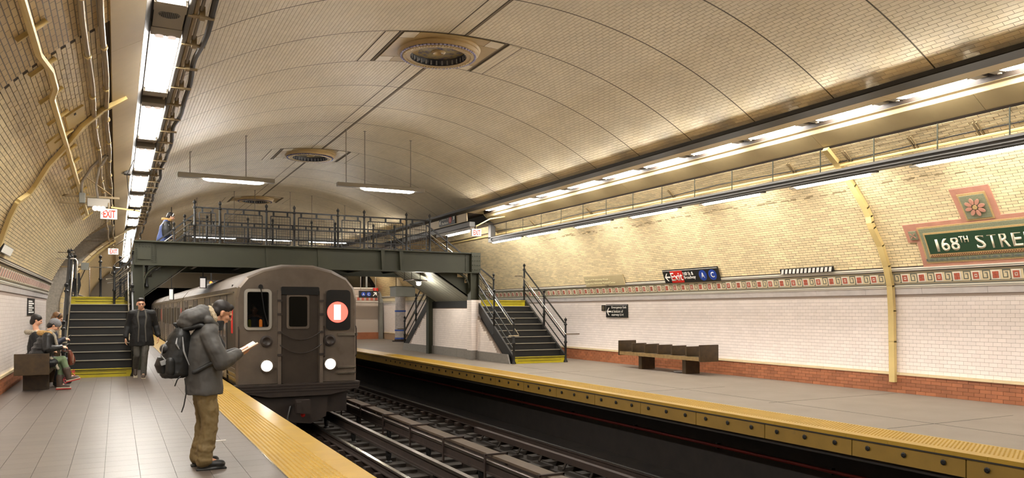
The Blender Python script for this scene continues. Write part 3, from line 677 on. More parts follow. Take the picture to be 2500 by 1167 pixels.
ry = [(5.33, 6.38), (6.91, 7.98), (8.5, 9.57), (10.11, 11.2), (11.75, 12.88), (13.39, 14.55), (15.06, 16.25), (16.76, 17.96), (18.49, 19.71), (20.22, 21.46), (21.98, 23.2)]
for k, (a, c) in enumerate(ry): right_lamp(a, c, 'oblong lit lamp in the beige trough above the right platform, %s to the camera' % ORD[k])
for k in range(6): right_lamp(3.73-1.6*k, 4.78-1.6*k, 'oblong trough lamp over the right platform behind the viewpoint, %s' % ORD[k])
p = None
for k in range(12):
    y = 30.2+1.9*k
    if p is None: p = right_lamp(y, y+1.1, 'far right trough lamp seen through the footbridge railing, nearest of the far dozen', 'far lamps of the right trough'); py = y
    else: dup(p, (11.03, y+.55, 5.0), 'far right trough lamp seen through the footbridge railing, %s of the far dozen' % ORD[k])
ly = [(-6.5, -4), (-3, -.4), (.6, 3.1), (3.5, 5.8), (6.55, 9.1), (10.26, 12.87), (13.92, 16.52), (17.6, 20.3), (21.2, 23.8), (24.8, 27.4), (28.3, 30.4), (31.2, 33.6)]
for k, (a, c) in enumerate(ly):
    yc = (a+c)/2; T = thing('ceiling_lamp', ('wide white ceiling lamp over the left platform, %s in view' % ORD[k-4]) if k > 3 else ('wide ceiling lamp over the left platform beyond the frame, number %s' % ['one', 'two', 'three', 'four'][k]), 'ceiling light', (.53, yc, 5.0), group='wide lamps over the left platform')
    MB().bx(.36, .70, a-.3, a-.02, 4.95, 5.03).build('gap_cover', 'fix', T); MB().bx(.36, .70, c+.05, c+.3, 4.95, 5.03).build('gap_cover', 'fix', T); MB().bx(.36, .70, a-.02, c+.05, 5.0, 5.03).build('tray', 'fix', T)
    for xx in (.46, .60): MB().lathe((xx, a-.005, 4.955), [(.0, -.03), (.05, -.02), (.06, 0), (.06, .03)], 12).build('lamp_socket', 'exit_white', T)
    b = MB(); b.bx(.395, .665, a+.05, c, 4.952, 5.0); b.build('diffuser', 'diff', T, bevel=.012)
    b = MB(); b.bx(.385, .675, c, c+.04, 4.94, 5.0); b.build('end_cap', 'fix', T)
p = None
for k in range(12):
    y = 36.5+2.0*k
    if p is None:
        p = thing('ceiling_lamp', 'small distant left row lamp beyond the stairs, nearest of the far dozen', 'ceiling light', (.53, y, 5.0), group='far lamps of the left row')
        MB().bx(.38, .68, y-.8, y+.8, 5.0, 5.03).build('tray', 'fix', p); MB().bx(.4, .66, y-.65, y+.65, 4.95, 5.0).build('diffuser', 'diff', p)
    else: dup(p, (.53, y, 5.0), 'small distant left row lamp beyond the stairs, %s of the far dozen' % ORD[k])
T = thing('ceiling_speaker', 'grey ceiling panel with an oval perforated speaker grille between lamps', 'speaker', (.53, 9.55, 5.0))
MB().bx(.37, .69, 9.22, 9.95, 4.955, 5.0).build('panel', 'fix', T)
b = MB(); b.lathe((.53, 9.5, 4.955), [(0, -.004), (.11, -.004), (.115, 0)], 24); b.build('grille', 'channel', T)
b = MB()
for i in range(-5, 6):
    for j in range(-5, 6):
        if i*i+j*j < 27: b.box((.53+i*.019, 9.5+j*.019, 4.949), (.008, .008, .003))
b.build('grille_holes', 'steel_black', T, kind='stuff')
# pipes hugging the vault edge on the left, with saddles
T = thing('cable_bundle', 'dark wavy cables on brackets along the vault edge beside the left lamps', 'cable', (.9, 20, 5.0))
for x, z, r, mm, wv in ((.80, 5.0, .025, 'conduit_d', 0), (.86, 5.03, .02, 'fix', 0), (.965, 5.0, .035, 'cable', .03)):
    pts = [(x+wv*math.sin(y*2.1)*math.sin(y*.7), y, z+wv*math.sin(y*1.7)) for y in np.arange(3, 40, .35)]; b = MB(); b.tube(pts, r, 8); b.build('cable', mm, T, smooth=True)
for k, y in enumerate(np.arange(5.2, 34, 1.05)):
    b = MB(); b.bx(.72, 1.0, y, y+.05, 4.95, 4.975); b.bx(.84, .90, y-.03, y+.08, 4.94, 5.07); b.build('saddle', 'conduit_d', T)
# hanging channel with tubes, right platform
CH = thing('hanging_channel', 'long dark grey lighting channel hung on rods above the far platform', 'light channel', (11.7, 15, 4.02))
b = MB(); b.bx(11.64, 11.76, 3, 24.3, 4.03, 4.15); b.build('channel_rail', 'channel', CH)
b = MB(); b.bx(11.60, 11.80, 3, 24.3, 4.13, 4.17); b.bx(11.62, 11.66, 3, 24.3, 4.07, 4.09); b.build('channel_flange', 'channel', CH)
for y in [6.67, 7.79, 8.95, 10.09, 11.26, 12.41, 13.6, 14.78, 15.95, 17.15, 18.3, 19.5, 20.7, 21.9, 23.1]:
    b = MB(); b.tube([(11.7, y, 4.16), (11.7, y, 4.66)], .011, 6); b.lathe((11.7, y, 4.16), [(.035, 0), (.035, .02), (.016, .03)], 8); b.build('hanger_rod', 'steel_dark', CH)
b = MB(); b.bx(11.6, 11.78, 24.1, 24.3, 4.0, 4.78); b.build('end_post', 'channel', CH)
hy = [(8.98, 11.0), (12.0, 13.6), (14.9, 16.4)]
tubes = [(-6, -4), (-3.4, -1.4), (-.6, 1.4)] and [(3.2, 5.4), (5.9, 8.1), (8.98, 10.65), (11.58, 13.27), (14.19, 15.95), (16.95, 18.63), (19.69, 21.53), (22.03, 24.08)]
for k, (a, c) in enumerate(tubes[1:]):
    yc = (a+c)/2; T = thing('tube_lamp', 'slim lit tube under the grey hanging channel, %s to the camera' % ORD[k], 'ceiling light', (11.7, yc, 4.0), group='tubes under the hanging channel')
    b = MB(); b.bx(11.66, 11.74, a-.1, c+.1, 4.0, 4.03); b.build('housing', 'channel', T)
    b = MB(); b.tube([(11.7, a+.05, 3.985), (11.7, c, 3.985)], .026, 10); b.build('tube', 'tube', T, smooth=True)
    b = MB(); b.prism([(-.05, 0), (.05, 0), (.03, .14), (-.03, .14)], (11.7, c+.02, 3.975), (1, 0, 0), (0, 1, 0), .03); b.build('end_cap', 'fix', T)
# pendants across the track
def pendant(x0, x1, t0, t1, y, z, rods, lab, grp=None, ends=.0):
    T = thing('pendant_lamp', lab, 'pendant light', ((x0+x1)/2, y, z), group=grp)
    b = MB(); b.bx(x0, x1, y-.09, y+.09, z, z+.11); b.build('housing', 'pipe_grey', T, bevel=.01)
    b = MB(); b.tube([(t0, y-.02, z-.015), (t0+.12, y-.02, z-.02), (t1-.12, y-.02, z-.02), (t1, y-.02, z-.015)], [.015, .045, .045, .015], 10); b.build('lamp_tube', 'tube', T, smooth=True)
    for r in rods: b = MB(); zt = vz(r-VC)+.01; b.tube([(r, y, z+.1), (r, y, zt)], .012, 6); b.lathe((r, y, zt-.02), [(.04, 0), (.04, .03)], 8); b.build('hanger_rod', 'fix', T)
    return T
pendant(1.34, 3.66, 1.92, 3.38, 20.6, 4.92, (1.62, 2.95), 'pendant lamp hung crosswise before the footbridge, left of the ceiling medallion', 'crosswise pendant lamps')
pendant(5.3, 7.8, 5.95, 7.48, 20.6, 4.98, (5.55, 6.07, 7.4), 'pendant lamp hung crosswise before the footbridge, right of the ceiling medallion', 'crosswise pendant lamps')
for k, (xa, lab) in enumerate(((2.4, 'leftmost'), (4.6, 'middle'), (6.9, 'rightmost'))):
    pendant(xa, xa+2.2, xa+.2, xa+1.9, 32.5, 4.55, (xa+.4, xa+1.8), '%s of the three far pendant lamps seen through the railing' % lab, 'far pendant lamps')
T = thing('pendant_lamp', 'short tube lamp by the red exit sign over the right stairs', 'ceiling light', (10.9, 26, 4.5))
MB().bx(10.83, 10.97, 24.1, 27.3, 4.40, 4.50).build('housing', 'fix', T); b = MB(); b.tube([(10.9, 24.4, 4.37), (10.9, 26.4, 4.37)], .03, 8); b.build('tube', 'tube', T)

# ------------------------------------------------------------------ footbridge and stairs
def newel(P, x, y, z0, z1, m='steel_black', r=.035):
    h = z1-z0; b = MB()
    b.lathe((x, y, z0), [(r*1.9, 0), (r*1.9, .03), (r*1.2, .08), (r, .12), (r, h*.42), (r*1.5, h*.42+.02), (r*1.5, h*.42+.05), (r, h*.42+.08), (r*.85, h-.26), (r*1.5, h-.24), (r*1.5, h-.21), (r*.8, h-.19), (r*.6, h-.13), (r*1.25, h-.10), (r*1.25, h-.05), (r*.4, h-.03), (r*.2, h), (0, h)], 10)
    return b.build('newel_post', m, P, smooth=True)
def rivets(P, pts, nrm, m):
    b = MB()
    for p in pts: b.box(p, (.028, .028, .028))
    b.build('rivets', m, P, kind='stuff')
G = thing('footbridge', 'dark olive riveted steel footbridge crossing over the tracks', 'footbridge', (5.5, 25, 2.86))
DK = 3.44
for y, nm in ((23.1, 'front'), (26.9, 'rear')):
    MB().bx(.42, 10.65, y, y+.03, 2.88, 3.48).build('girder_web', 'steel_dark', G)
    MB().bx(.42, 10.65, y-.13, y+.15, 2.84, 2.875).build('girder_flange', 'steel_dark', G)
    MB().bx(.42, 10.65, y-.13, y+.15, 3.475, 3.51).build('girder_flange', 'steel_dark', G)
for x in (3.9, 5.4, 7.35, 7.95):
    b = MB(); b.prism([(-.06, 0), (.06, 0), (.025, -.6), (-.025, -.6)], (x, 23.1, 3.475), (1, 0, 0), (0, 0, 1), .11 if x > 6 else .03); b.build('web_stiffener', 'steel_dark', G)
MB().bx(.42, .9, 23.06, 23.10, 2.88, 3.47).build('end_plate', 'steel_dark', G)
MB().bx(.5, .82, 23.03, 23.06, 3.0, 3.3).build('joint_plate', 'steel_dark', G)
rivets(G, [(x, 23.05, 2.95+.05*k) for x in (.47, .86, .94) for k in range(11)]+[(x, 23.05, z) for x in (.55, .63, .71, .79) for z in (3.42, 3.36)]+[(10.2, 23.09, 2.92+.05*k) for k in range(11)], (0, -1, 0), 'steel_dark')
MB().bx(1.95, 8.95, 23.13, 26.9, DK-.08, DK).build('deck', 'steel_dark', G)
for k in range(6): MB().bx(2.1+1.3*k, 2.2+1.3*k, 23.13, 26.9, 2.95, DK-.08).build('cross_beam', 'steel_dark', G)
for x in (.50, 10.5):
    for y in (23.12, 26.95):
        MB().bx(x-.15, x+.15, y-.02, y+.02, 0, 2.86).build('column_web', 'steel_dark', G); b = MB(); b.bx(x-.16, x-.13, y-.13, y+.13, 0, 2.86); b.build('column_flange', 'steel_dark', G); b = MB(); b.bx(x+.13, x+.16, y-.13, y+.13, 0, 2.86); b.build('column_flange', 'steel_dark', G)
MB().bx(10.36, 10.68, 22.96, 23.28, 2.86, 3.52).build('column_head', 'steel_dark', G)
rivets(G, [(10.4+.08*k, 22.95, z) for k in range(4) for z in (2.95, 3.1, 3.25, 3.4)], 0, 'steel_dark')
for x in (9.9, 1.0):                         # curved knee braces
    s_ = 1 if x > 5 else -1; pts = [(x-s_*0.0+s_*.45-s_*.45*math.cos(a), 23.12, 2.86-.45+.45*math.sin(a)-.0) for a in np.linspace(0, math.pi/2, 7)]
    b = MB(); b.tube([(10.34 if s_ > 0 else .66, 23.12, 2.35)]+[(10.34-.5*(1-math.cos(a)) if s_ > 0 else .66+.5*(1-math.cos(a)), 23.12, 2.35+.5*math.sin(a)) for a in np.linspace(.2, math.pi/2, 7)], .03, 6); b.build('knee_brace', 'steel_dark', G)
posts = [1.95, 2.62, 3.9, 4.7, 6.01, 6.83, 8.21, 9.0]
def wire_panel(P, x0, x1, y, z0, z1, m='steel_black'):
    MB().bar((x0, y, z1), (x1, y, z1), .025, .03).build('panel_frame', m, P); MB().bar((x0, y, z0), (x1, y, z0), .025, .03).build('panel_frame', m, P)
    for x in (x0, x1): MB().bar((x, y, z0), (x, y, z1), .025, .025).build('panel_frame', m, P)
    b = MB(); n = int((x1-x0)/.075); k = int((z1-z0)/.075)
    for i in range(1, n): xx = x0+(x1-x0)*i/n; b.bar((xx, y, z0), (xx, y, z1), .007, .007)
    for i in range(1, k): zz = z0+(z1-z0)*i/k; b.bar((x0, y, zz), (x1, y, zz), .007, .007)
    b.build('wire_mesh', m, P, kind='stuff')
for y in (23.25, 26.8):
    for x in posts: newel(G, x, y, DK, 4.74)
    for z, t in ((4.52, .04), (4.02, .035), (3.72, .02)): MB().bar((posts[0], y, z), (posts[-1], y, z), t, t).build('rail', 'steel_black', G)
    for a, c in zip(posts, posts[1:]):
        wire_panel(G, a+.12, c-.12, y, 3.56, 4.38)
        ns = 3 if c-a > 1 else 2
        for i in range(ns):
            xx = a+.2+(c-a-.4)*i/(ns-1); MB().bar((xx, y, 4.38), (xx, y, 4.52), .05, .04).build('rail_block', 'steel_black', G); 
            if i != 1 or ns == 2: MB().bar((xx, y, 3.47), (xx, y, 3.56), .05, .04).build('rail_block', 'steel_black', G)
def cross_flight(lab, xt, xb, s_, grp):
    """flight from the landing (z 1.95) up to the deck, running along X; s_=+1 rises to the right"""
    F = thing('bridge_stair', lab, 'stairs', ((xt+xb)/2, 25, 1.95), group=grp); n = 8; rise = (DK-1.95)/n; run = abs(xt-xb)/n
    for k in range(n):
        x = xb+s_*run*k; z = 1.95+rise*k
        MB().bx(x, x+s_*.02, 23.35, 26.7, z, z+rise-.03).build('riser', 'riser', F)
        MB().bx(x-s_*.03, x+s_*(run+.01), 23.35, 26.7, z+rise-.03, z+rise).build('tread', 'tread', F)
        MB().bx(x-s_*.035, x-s_*.0, 23.35, 26.7, z+rise, z+rise+.006).build('nosing', 'nosing', F)
    for y in (23.33, 26.72):
        poly = [(xb-s_*.05, 1.90)]
        for k in range(n): poly += [(xb+s_*(run*k-.04), 1.95+rise*(k+1)+.02), (xb+s_*(run*(k+1)-.04), 1.95+rise*(k+1)+.02)]
        poly += [(xt, DK-.35), (xb+s_*.12, 1.78)]
        b = MB(); b.prism(poly, (0, y, 0), (1, 0, 0), (0, 0, 1), .025); b.build('stringer', 'steel_dark', F)
    for i in range(12):                       # ribbed boards of the sloping soffit
        y0 = 23.40+i*.275; MB().add([(xb+s_*.1, y0, 1.72), (xt, y0, DK-.42), (xt, y0+.255, DK-.42), (xb+s_*.1, y0+.255, 1.72), (xb+s_*.1, y0, 1.75), (xt, y0, DK-.39), (xt, y0+.255, DK-.39), (xb+s_*.1, y0+.255, 1.75)], [(0, 1, 2, 3), (4, 5, 6, 7), (0, 1, 5, 4), (1, 2, 6, 5), (2, 3, 7, 6), (3, 0, 4, 7)]).build('soffit_board', 'soffit', F)
    xe = xb-s_*.3
    for y in (23.25, 26.8):
        zt = lambda x, h: DK+h-(DK-1.95)/abs(xt-xb)*abs(xt-x)
        for h, t in ((.93, .04), (.58, .035), (.2, .025)): MB().bar((xt, y, zt(xt, h)), (xe, y, zt(xe, h)), t, t).build('sloped_rail', 'steel_black', F)
        for x in ((xt*2+xb)/3, (xt+2*xb)/3-.1*s_, xe): newel(F, x, y, zt(x, -.1), zt(x, 1.15), r=.03)
        b = MB(); nn = 16
        for i in range(1, nn): x = xt+(xe-xt)*i/nn; b.bar((x, y, zt(x, .2)), (x, y, zt(x, .58)), .007, .007)
        for h in (.28, .36, .44, .51): b.bar((xt, y, zt(xt, h)), (xe, y, zt(xe, h)), .007, .007)
        b.build('wire_mesh', 'steel_black', F, kind='stuff')
    for y in (23.42, 26.62):
        a, c = (xt, y, DK+.78), (xe, y, zt(xe, .78)); b = MB(); b.tube([(xt+s_*.35, y, DK+.78), a, c, (xe-s_*.2, y, c[2]-.02)], .02, 8); b.build('handrail', 'stainless', F, smooth=True)
cross_flight('dark stair flight rising right from the left landing to the footbridge deck', 2.0, .24, 1, 'footbridge flights')
cross_flight('dark stair flight with ribbed soffit rising left from the right landing to the footbridge deck', 8.9, 11.0, -1, 'footbridge flights')
def stair(lab, x0, x1, yb, s_, run, H, grp, rails=True, loop=1):
    n = 10; rise = H/n; T = thing('platform_stair', lab, 'stairs', ((x0+x1)/2, yb, 0), group=grp)
    for k in range(n):
        y = yb+s_*run*k; z = rise*k; ye = k in (0, n-1)
        MB().bx(x0, x1, y, y+s_*.02, z, z+rise-.025).build('riser', 'yellow_paint' if ye else 'riser', T, label='yellow painted riser' if ye else None)
        if ye: MB().bx(x0+.12, x1-.12, y-s_*.008, y, z+.075, z+.085).build('riser_slot', 'steel_black', T); MB().bx(x0+.12, x1-.12, y-s_*.006, y, z+.135, z+.142).build('riser_slot', 'steel_black', T)
        if k < n-1: MB().bx(x0, x1, y-s_*.025, y+s_*run, z+rise-.025, z+rise).build('tread', 'tread', T)
        else: MB().bx(x0, x1, y-s_*.025, y+s_*.2, z+rise-.025, z+rise).build('tread', 'yellow_paint', T)
        MB().bx(x0, x1, y-s_*.032, y+s_*.03, z+rise-.008, z+rise+.008).build('nosing', 'yellow_paint' if ye else 'nosing', T)
    ytop = yb+s_*run*(n-1)
    for x, sx in ((x0, -1), (x1, 1)):
        poly = [(yb-s_*.04, 0), (yb-s_*.04, rise+.03), (ytop, H+.03), (ytop+s_*.3, H+.03), (ytop+s_*.3, H-.25), (ytop, H-.3), (yb+s_*.35, 0)]
        b = MB(); b.prism(poly, (x+(0 if sx > 0 else -.06), 0, 0), (0, 1, 0), (0, 0, 1), .06); b.build('stringer', 'steel_black' if sx < 0 else 'tread', T)
    for x, sx in ((x0-.03, -1), (x1+.03, 1)):
        zz = lambda y, h: rise+(y-yb)*s_*rise/run+h
        ys = (yb-s_*.02, yb+s_*run*4.6, ytop+s_*.1)
        for y in ys: newel(T, x, y, max(0, zz(y, -.5)) if y == ys[0] else zz(y, -.25), zz(y, 1.22))
        for h, t in ((1.0, .035), (.55, .03), (.25, .025)): MB().bar((x, ys[0], zz(ys[0], h)), (x, ys[-1], zz(ys[-1], h)), t, t).build('sloped_rail', 'steel_black', T)
        xi = x-sx*.09; p0, p1 = (xi, ys[0]-s_*.1, zz(ys[0], .72)), (xi, ys[-1], zz(ys[-1], .78))
        if sx > 0: pts = [(xi+sx*.5, ys[0]-s_*.15, p0[2]-.02), (xi, ys[0]-s_*.15, p0[2]-.02), p0, p1, (xi, ys[-1]+s_*.5, p1[2]+.02)]
        else: pts = [(xi-.05-.3, ys[0]-s_*.15, p0[2]-.05), (xi+.0, ys[0]-s_*.15, p0[2]-.05), p0, p1, (xi, ys[-1]+s_*.5, p1[2]+.02)]
        b = MB(); b.tube(pts, .02, 8); b.build('handrail', 'stainless', T, smooth=True)
    return T
stair('black stair with yellow bottom riser climbing to the right landing, facing the camera', 10.66, 12.42, 20.5, 1, .29, 1.95, 'platform stairs')
stair('black stair with worn pale nosings and yellow risers on the left platform', -1.1, .33, 21.0, 1, .272, 1.97, 'platform stairs')
stair('far black stair descending away behind the white tiled enclosure on the right', 10.66, 12.42, 30.3, -1, .29, 1.95, 'platform stairs')
def enclosure(lab, x0, x1, y0, y1, z, tri, side, grp):
    T = thing('stair_landing', lab, 'landing', ((x0+x1)/2, (y0+y1)/2, 0), group=grp)
    MB().bx(x0, x1, y0, y1, z-.15, z).build('landing_slab', 'tread', T)
    xf = x0 if side < 0 else x1; s_ = side
    MB().bx(xf, xf-s_*.1, y0, y1, 0, z-.15).build('side_wall', 'white_grout', T); MB().bx(x0, x1, y0, y0+.1, 0, z-.15).build('front_wall', 'grey_stone', T); MB().bx(x0, x1, y1-.1, y1, 0, z-.15).build('rear_wall', 'grey_stone', T)
    for ya in np.arange(y0, y1-.1, .62): MB().bx(xf+s_*.05, xf, ya, min(ya+.615, y1), 0, .30).build('base_stone', 'grey_stone', T)
    for a, c, za, zb_ in ((y0, y0+.14, .3, z-.12), (y1-.14, y1, .3, z-.12), (y0, y1, z-.24, z-.02)): MB().bx(xf+s_*.035, xf, a, c, za, zb_).build('panel_border', 'steel_black', T)
    C = []
    rh = .0725
    for r in range(int((z-.24-.3)/rh)):
        y = y0+.14+(.075 if r % 2 else 0)
        while y < y1-.14-.149: C.append((xf+s_*.004, y+.075, .3+rh*(r+.5))); y += .15
    n = len(C); lay(T, 'wall_tile', 'tilework', 'white_tile', C, [(0, 1, 0)]*n, [(0, 0, 1)]*n, [(s_, 0, 0)]*n, .147, rh-.003, .012, nind=150)
    for (ya, yb_) in tri:                     # triangular tiled walls under the stringers
        d = 1 if yb_ > ya else -1
        b = MB(); b.prism([(yb_, 0), (ya+d*.3, 0), (yb_, z-.28)], (xf+(.0 if s_ < 0 else -.05), 0, 0), (0, 1, 0), (0, 0, 1), .05); b.build('triangle_wall', 'white_grout', T)
        C = []; L = abs(yb_-ya)-.3
        for r in range(int((z-.28)/rh)):
            ww = L*(1-(rh*(r+1))/(z-.28))-.02; k = 0; off = .075 if r % 2 else 0
            while off+.15*(k+1) < ww: C.append((xf+s_*.004, yb_-d*(off+.15*k+.075), rh*(r+.5))); k += 1
        n = len(C); lay(T, 'wall_tile', 'tilework', 'white_tile', C, [(0, 1, 0)]*n, [(0, 0, 1)]*n, [(s_, 0, 0)]*n, .147, rh-.003, .012, nind=80)
        b = MB(); b.prism([(yb_, 0), (ya+d*.05, 0), (ya+d*.2, .28), (yb_, .28)], (xf+(-.05 if s_ < 0 else 0), 0, 0), (0, 1, 0), (0, 0, 1), .05); b.build('base_stone', 'grey_stone', T)
    return T
enclosure('white tiled enclosure with dark border under the right stair landing', 10.56, 12.5, 23.3, 27.5, 1.95, [(20.5, 23.3), (30.3, 27.5)], -1, 'stair landings')
L = thing('stair_landing', 'left stair landing between the brick wall and the footbridge stairs', 'landing', (-.4, 25, 0), group='stair landings')
MB().bx(-1.2, .40, 23.45, 27.2, 1.82, 1.97).build('landing_slab', 'tread', L); MB().bx(.34, .42, 21.4, 27.2, 0, 1.82).build('side_wall', 'white_tile', L) if False else MB().bx(.32, .40, 23.5, 27.2, 0, 1.82).build('side_wall', 'steel_dark', L)
MB().bx(-1.2, -1.12, 23.5, 27.2, 0, 1.82).build('side_wall', 'steel_dark', L)
T = thing('column_cladding', 'white glazed tile casing around the foot of the right bridge column', 'column', (10.52, 23.1, 0))
MB().bx(10.34, 10.68, 22.94, 23.28, .3, 1.96).build('casing', 'white_grout', T)
C, Tt, Nn = [], [], []
for r in range(22):
    for k in range(2): C.append((10.34+.085+.17*k, 22.938, .3+.0752*(r+.5))); Tt.append((1, 0, 0)); Nn.append((0, -1, 0)); C.append((10.338, 22.94+.085+.17*k, .3+.0752*(r+.5))); Tt.append((0, 1, 0)); Nn.append((-1, 0, 0))
lay(T, 'wall_tile', 'tilework', 'white_tile', C, Tt, [(0, 0, 1)]*len(C), Nn, .166, .072, .012, nind=90)
MB().bx(10.31, 10.71, 22.91, 23.31, 0, .3).build('base_stone', 'grey_stone', T)
# railings around the left landing
T = thing('landing_railing', 'black newel posts and stainless rails guarding the top of the left stair', 'railing', (-1.1, 24, 1.97))
for x, y in ((-1.13, 24.6), (-1.13, 26.9), (-.45, 27.0), (.1, 27.0)): newel(T, x, y, 1.97, 3.35)
MB().tube([(-1.5, 24.5, 3.05), (-1.02, 24.5, 3.05), (-.98, 24.5, 2.99), (-.98, 24.5, 2.0)], .02, 8).build('stainless_loop', 'stainless', T, smooth=True)
MB().tube([(-1.5, 24.4, 3.22), (-1.05, 24.4, 3.22)], .02, 8).build('stainless_rail', 'stainless', T)
MB().tube([(-.75, 26.9, 2.0), (-.75, 26.9, 2.95), (-.2, 26.9, 2.95), (.2, 26.9, 2.95), (.2, 26.9, 2.0)], .02, 8).build('stainless_loop', 'stainless', T, smooth=True)
MB().tube([(-.15, 23.5, 2.6), (-.05, 23.5, 2.5), (.3, 23.6, 3.0), (.28, 23.6, 3.15), (-.02, 23.5, 2.9), (-.12, 23.5, 2.75), (-.15, 23.5, 2.6)], .018, 8).build('stainless_loop', 'stainless', T, smooth=True)
MB().tube([(-.15, 23.5, 3.3), (.28, 23.5, 3.62), (.35, 23.5, 3.6), (.35, 23.5, 2.0)], .018, 8).build('stainless_loop', 'stainless', T, smooth=True)
T = thing('grey_box', 'boxy dark steel housing under the right end of the footbridge', 'steel box', (8.6, 26, 2.2))
MB().bx(9.2, 9.95, 27.2, 27.9, 2.14, 2.49).build('housing', 'grey_box', T); MB().tube([(9.3, 27.5, 2.5), (9.3, 27.5, 3.1), (9.3, 26.85, 3.3)], .012, 6).build('hanger', 'rail_side', T); MB().bx(9.18, 9.97, 27.15, 27.95, 2.49, 2.52).build('lid', 'steel_dark', T)
T = thing('bulb_light', 'round bare lamp on a reddish conduit under the footbridge', 'lamp', (8.9, 25, 2.5))
b = MB(); b.tube([(8.5, 24.4, 2.62), (8.9, 24.4, 2.66), (9.35, 24.4, 2.62)], .02, 6); b.build('conduit', 'rail_side', T); b = MB(); b.lathe((9.05, 24.4, 2.52), [(0, -.07), (.06, -.05), (.08, 0), (.06, .05), (.03, .08), (0, .09)], 14); b.build('bulb', 'bulb', T, smooth=True)
b = MB(); b.lathe((9.05, 24.4, 2.58), [(.11, 0), (.09, .02), (.02, .05)], 14); b.build('shade', 'rail_side', T)
for x in (8.55, 8.8, 9.1): MB().tube([(x, 24.4, 2.65), (x, 24.4, 2.9)], .01, 6).build('stem', 'rail_side', T)
T = thing('tunnel_signal', 'signal head with three orange lamps hanging in the dark above the train', 'signal', (3.6, 29, 2.5))
MB().bx(3.3, 4.1, 36.0, 36.15, 2.72, 2.95).build('housing', 'steel_black', T)
for x in (3.42, 3.68, 3.94): MB().lathe((x, 35.99, 2.84), [(0, -.02), (.06, -.01), (.07, 0)], 10, 'y').build('signal_lens', 'orange', T)
MB().tube([(3.7, 36.1, 2.95), (3.7, 36.1, 6)], .03, 6).build('hanger', 'steel_black', T)
T = thing('bulb_light', 'glowing oval lamp under the orange signal above the train roof', 'lamp', (3.4, 36, 2.5)); MB().lathe((3.6, 35.9, 2.56), [(0, -.09), (.13, -.06), (.17, 0), (.13, .06), (0, .09)], 14).build('globe', 'bulb', T, smooth=True); MB().tube([(3.6, 35.9, 2.6), (3.6, 36.1, 2.75)], .02, 6).build('arm', 'steel_black', T)
for x, y, lab in ((2.18, 24.0, 'small bright lit notice panel hanging above the train beside its roof'), (1.86, 33, 'second smaller lit notice panel hanging farther along the train')):
    T = thing('lit_notice', lab, 'sign', (x, y, 2.4)); z0_, z1_, w_ = (2.26, 2.6, .16) if y < 30 else (2.03, 2.50, .15); MB().bx(x-.03, x+w_, y, y+.06, z0_, z1_).build('case', 'black', T); MB().bx(x-.02, x+w_-.04, y-.012, y, z0_+.02, z1_-.05).build('lit_face', 'lit_panel', T); MB().tube([(x+.06, y+.03, z1_), (x+.06, y+.03, 3.36 if y < 30 else 5.9)], .015, 6).build('hanger', 'steel_black', T)

T = thing('tube_lamp', 'added unseen tube lamp brightening the far white tiled wall', 'ceiling light', (12.4, 40.2, 3.9)); MB().bx(11.8, 13.0, 40.1, 40.2, 4.0, 4.06).build('housing', 'fix', T); MB().tube([(11.85, 40.15, 3.97), (12.95, 40.15, 3.97)], .03, 8).build('tube', 'fill_tube', T); MB().tube([(12.4, 40.15, 4.05), (12.4, 40.15, 4.9)], .012, 6).build('hanger_rod', 'fix', T)  # out-of-sight lamp added to brighten the white wall behind it
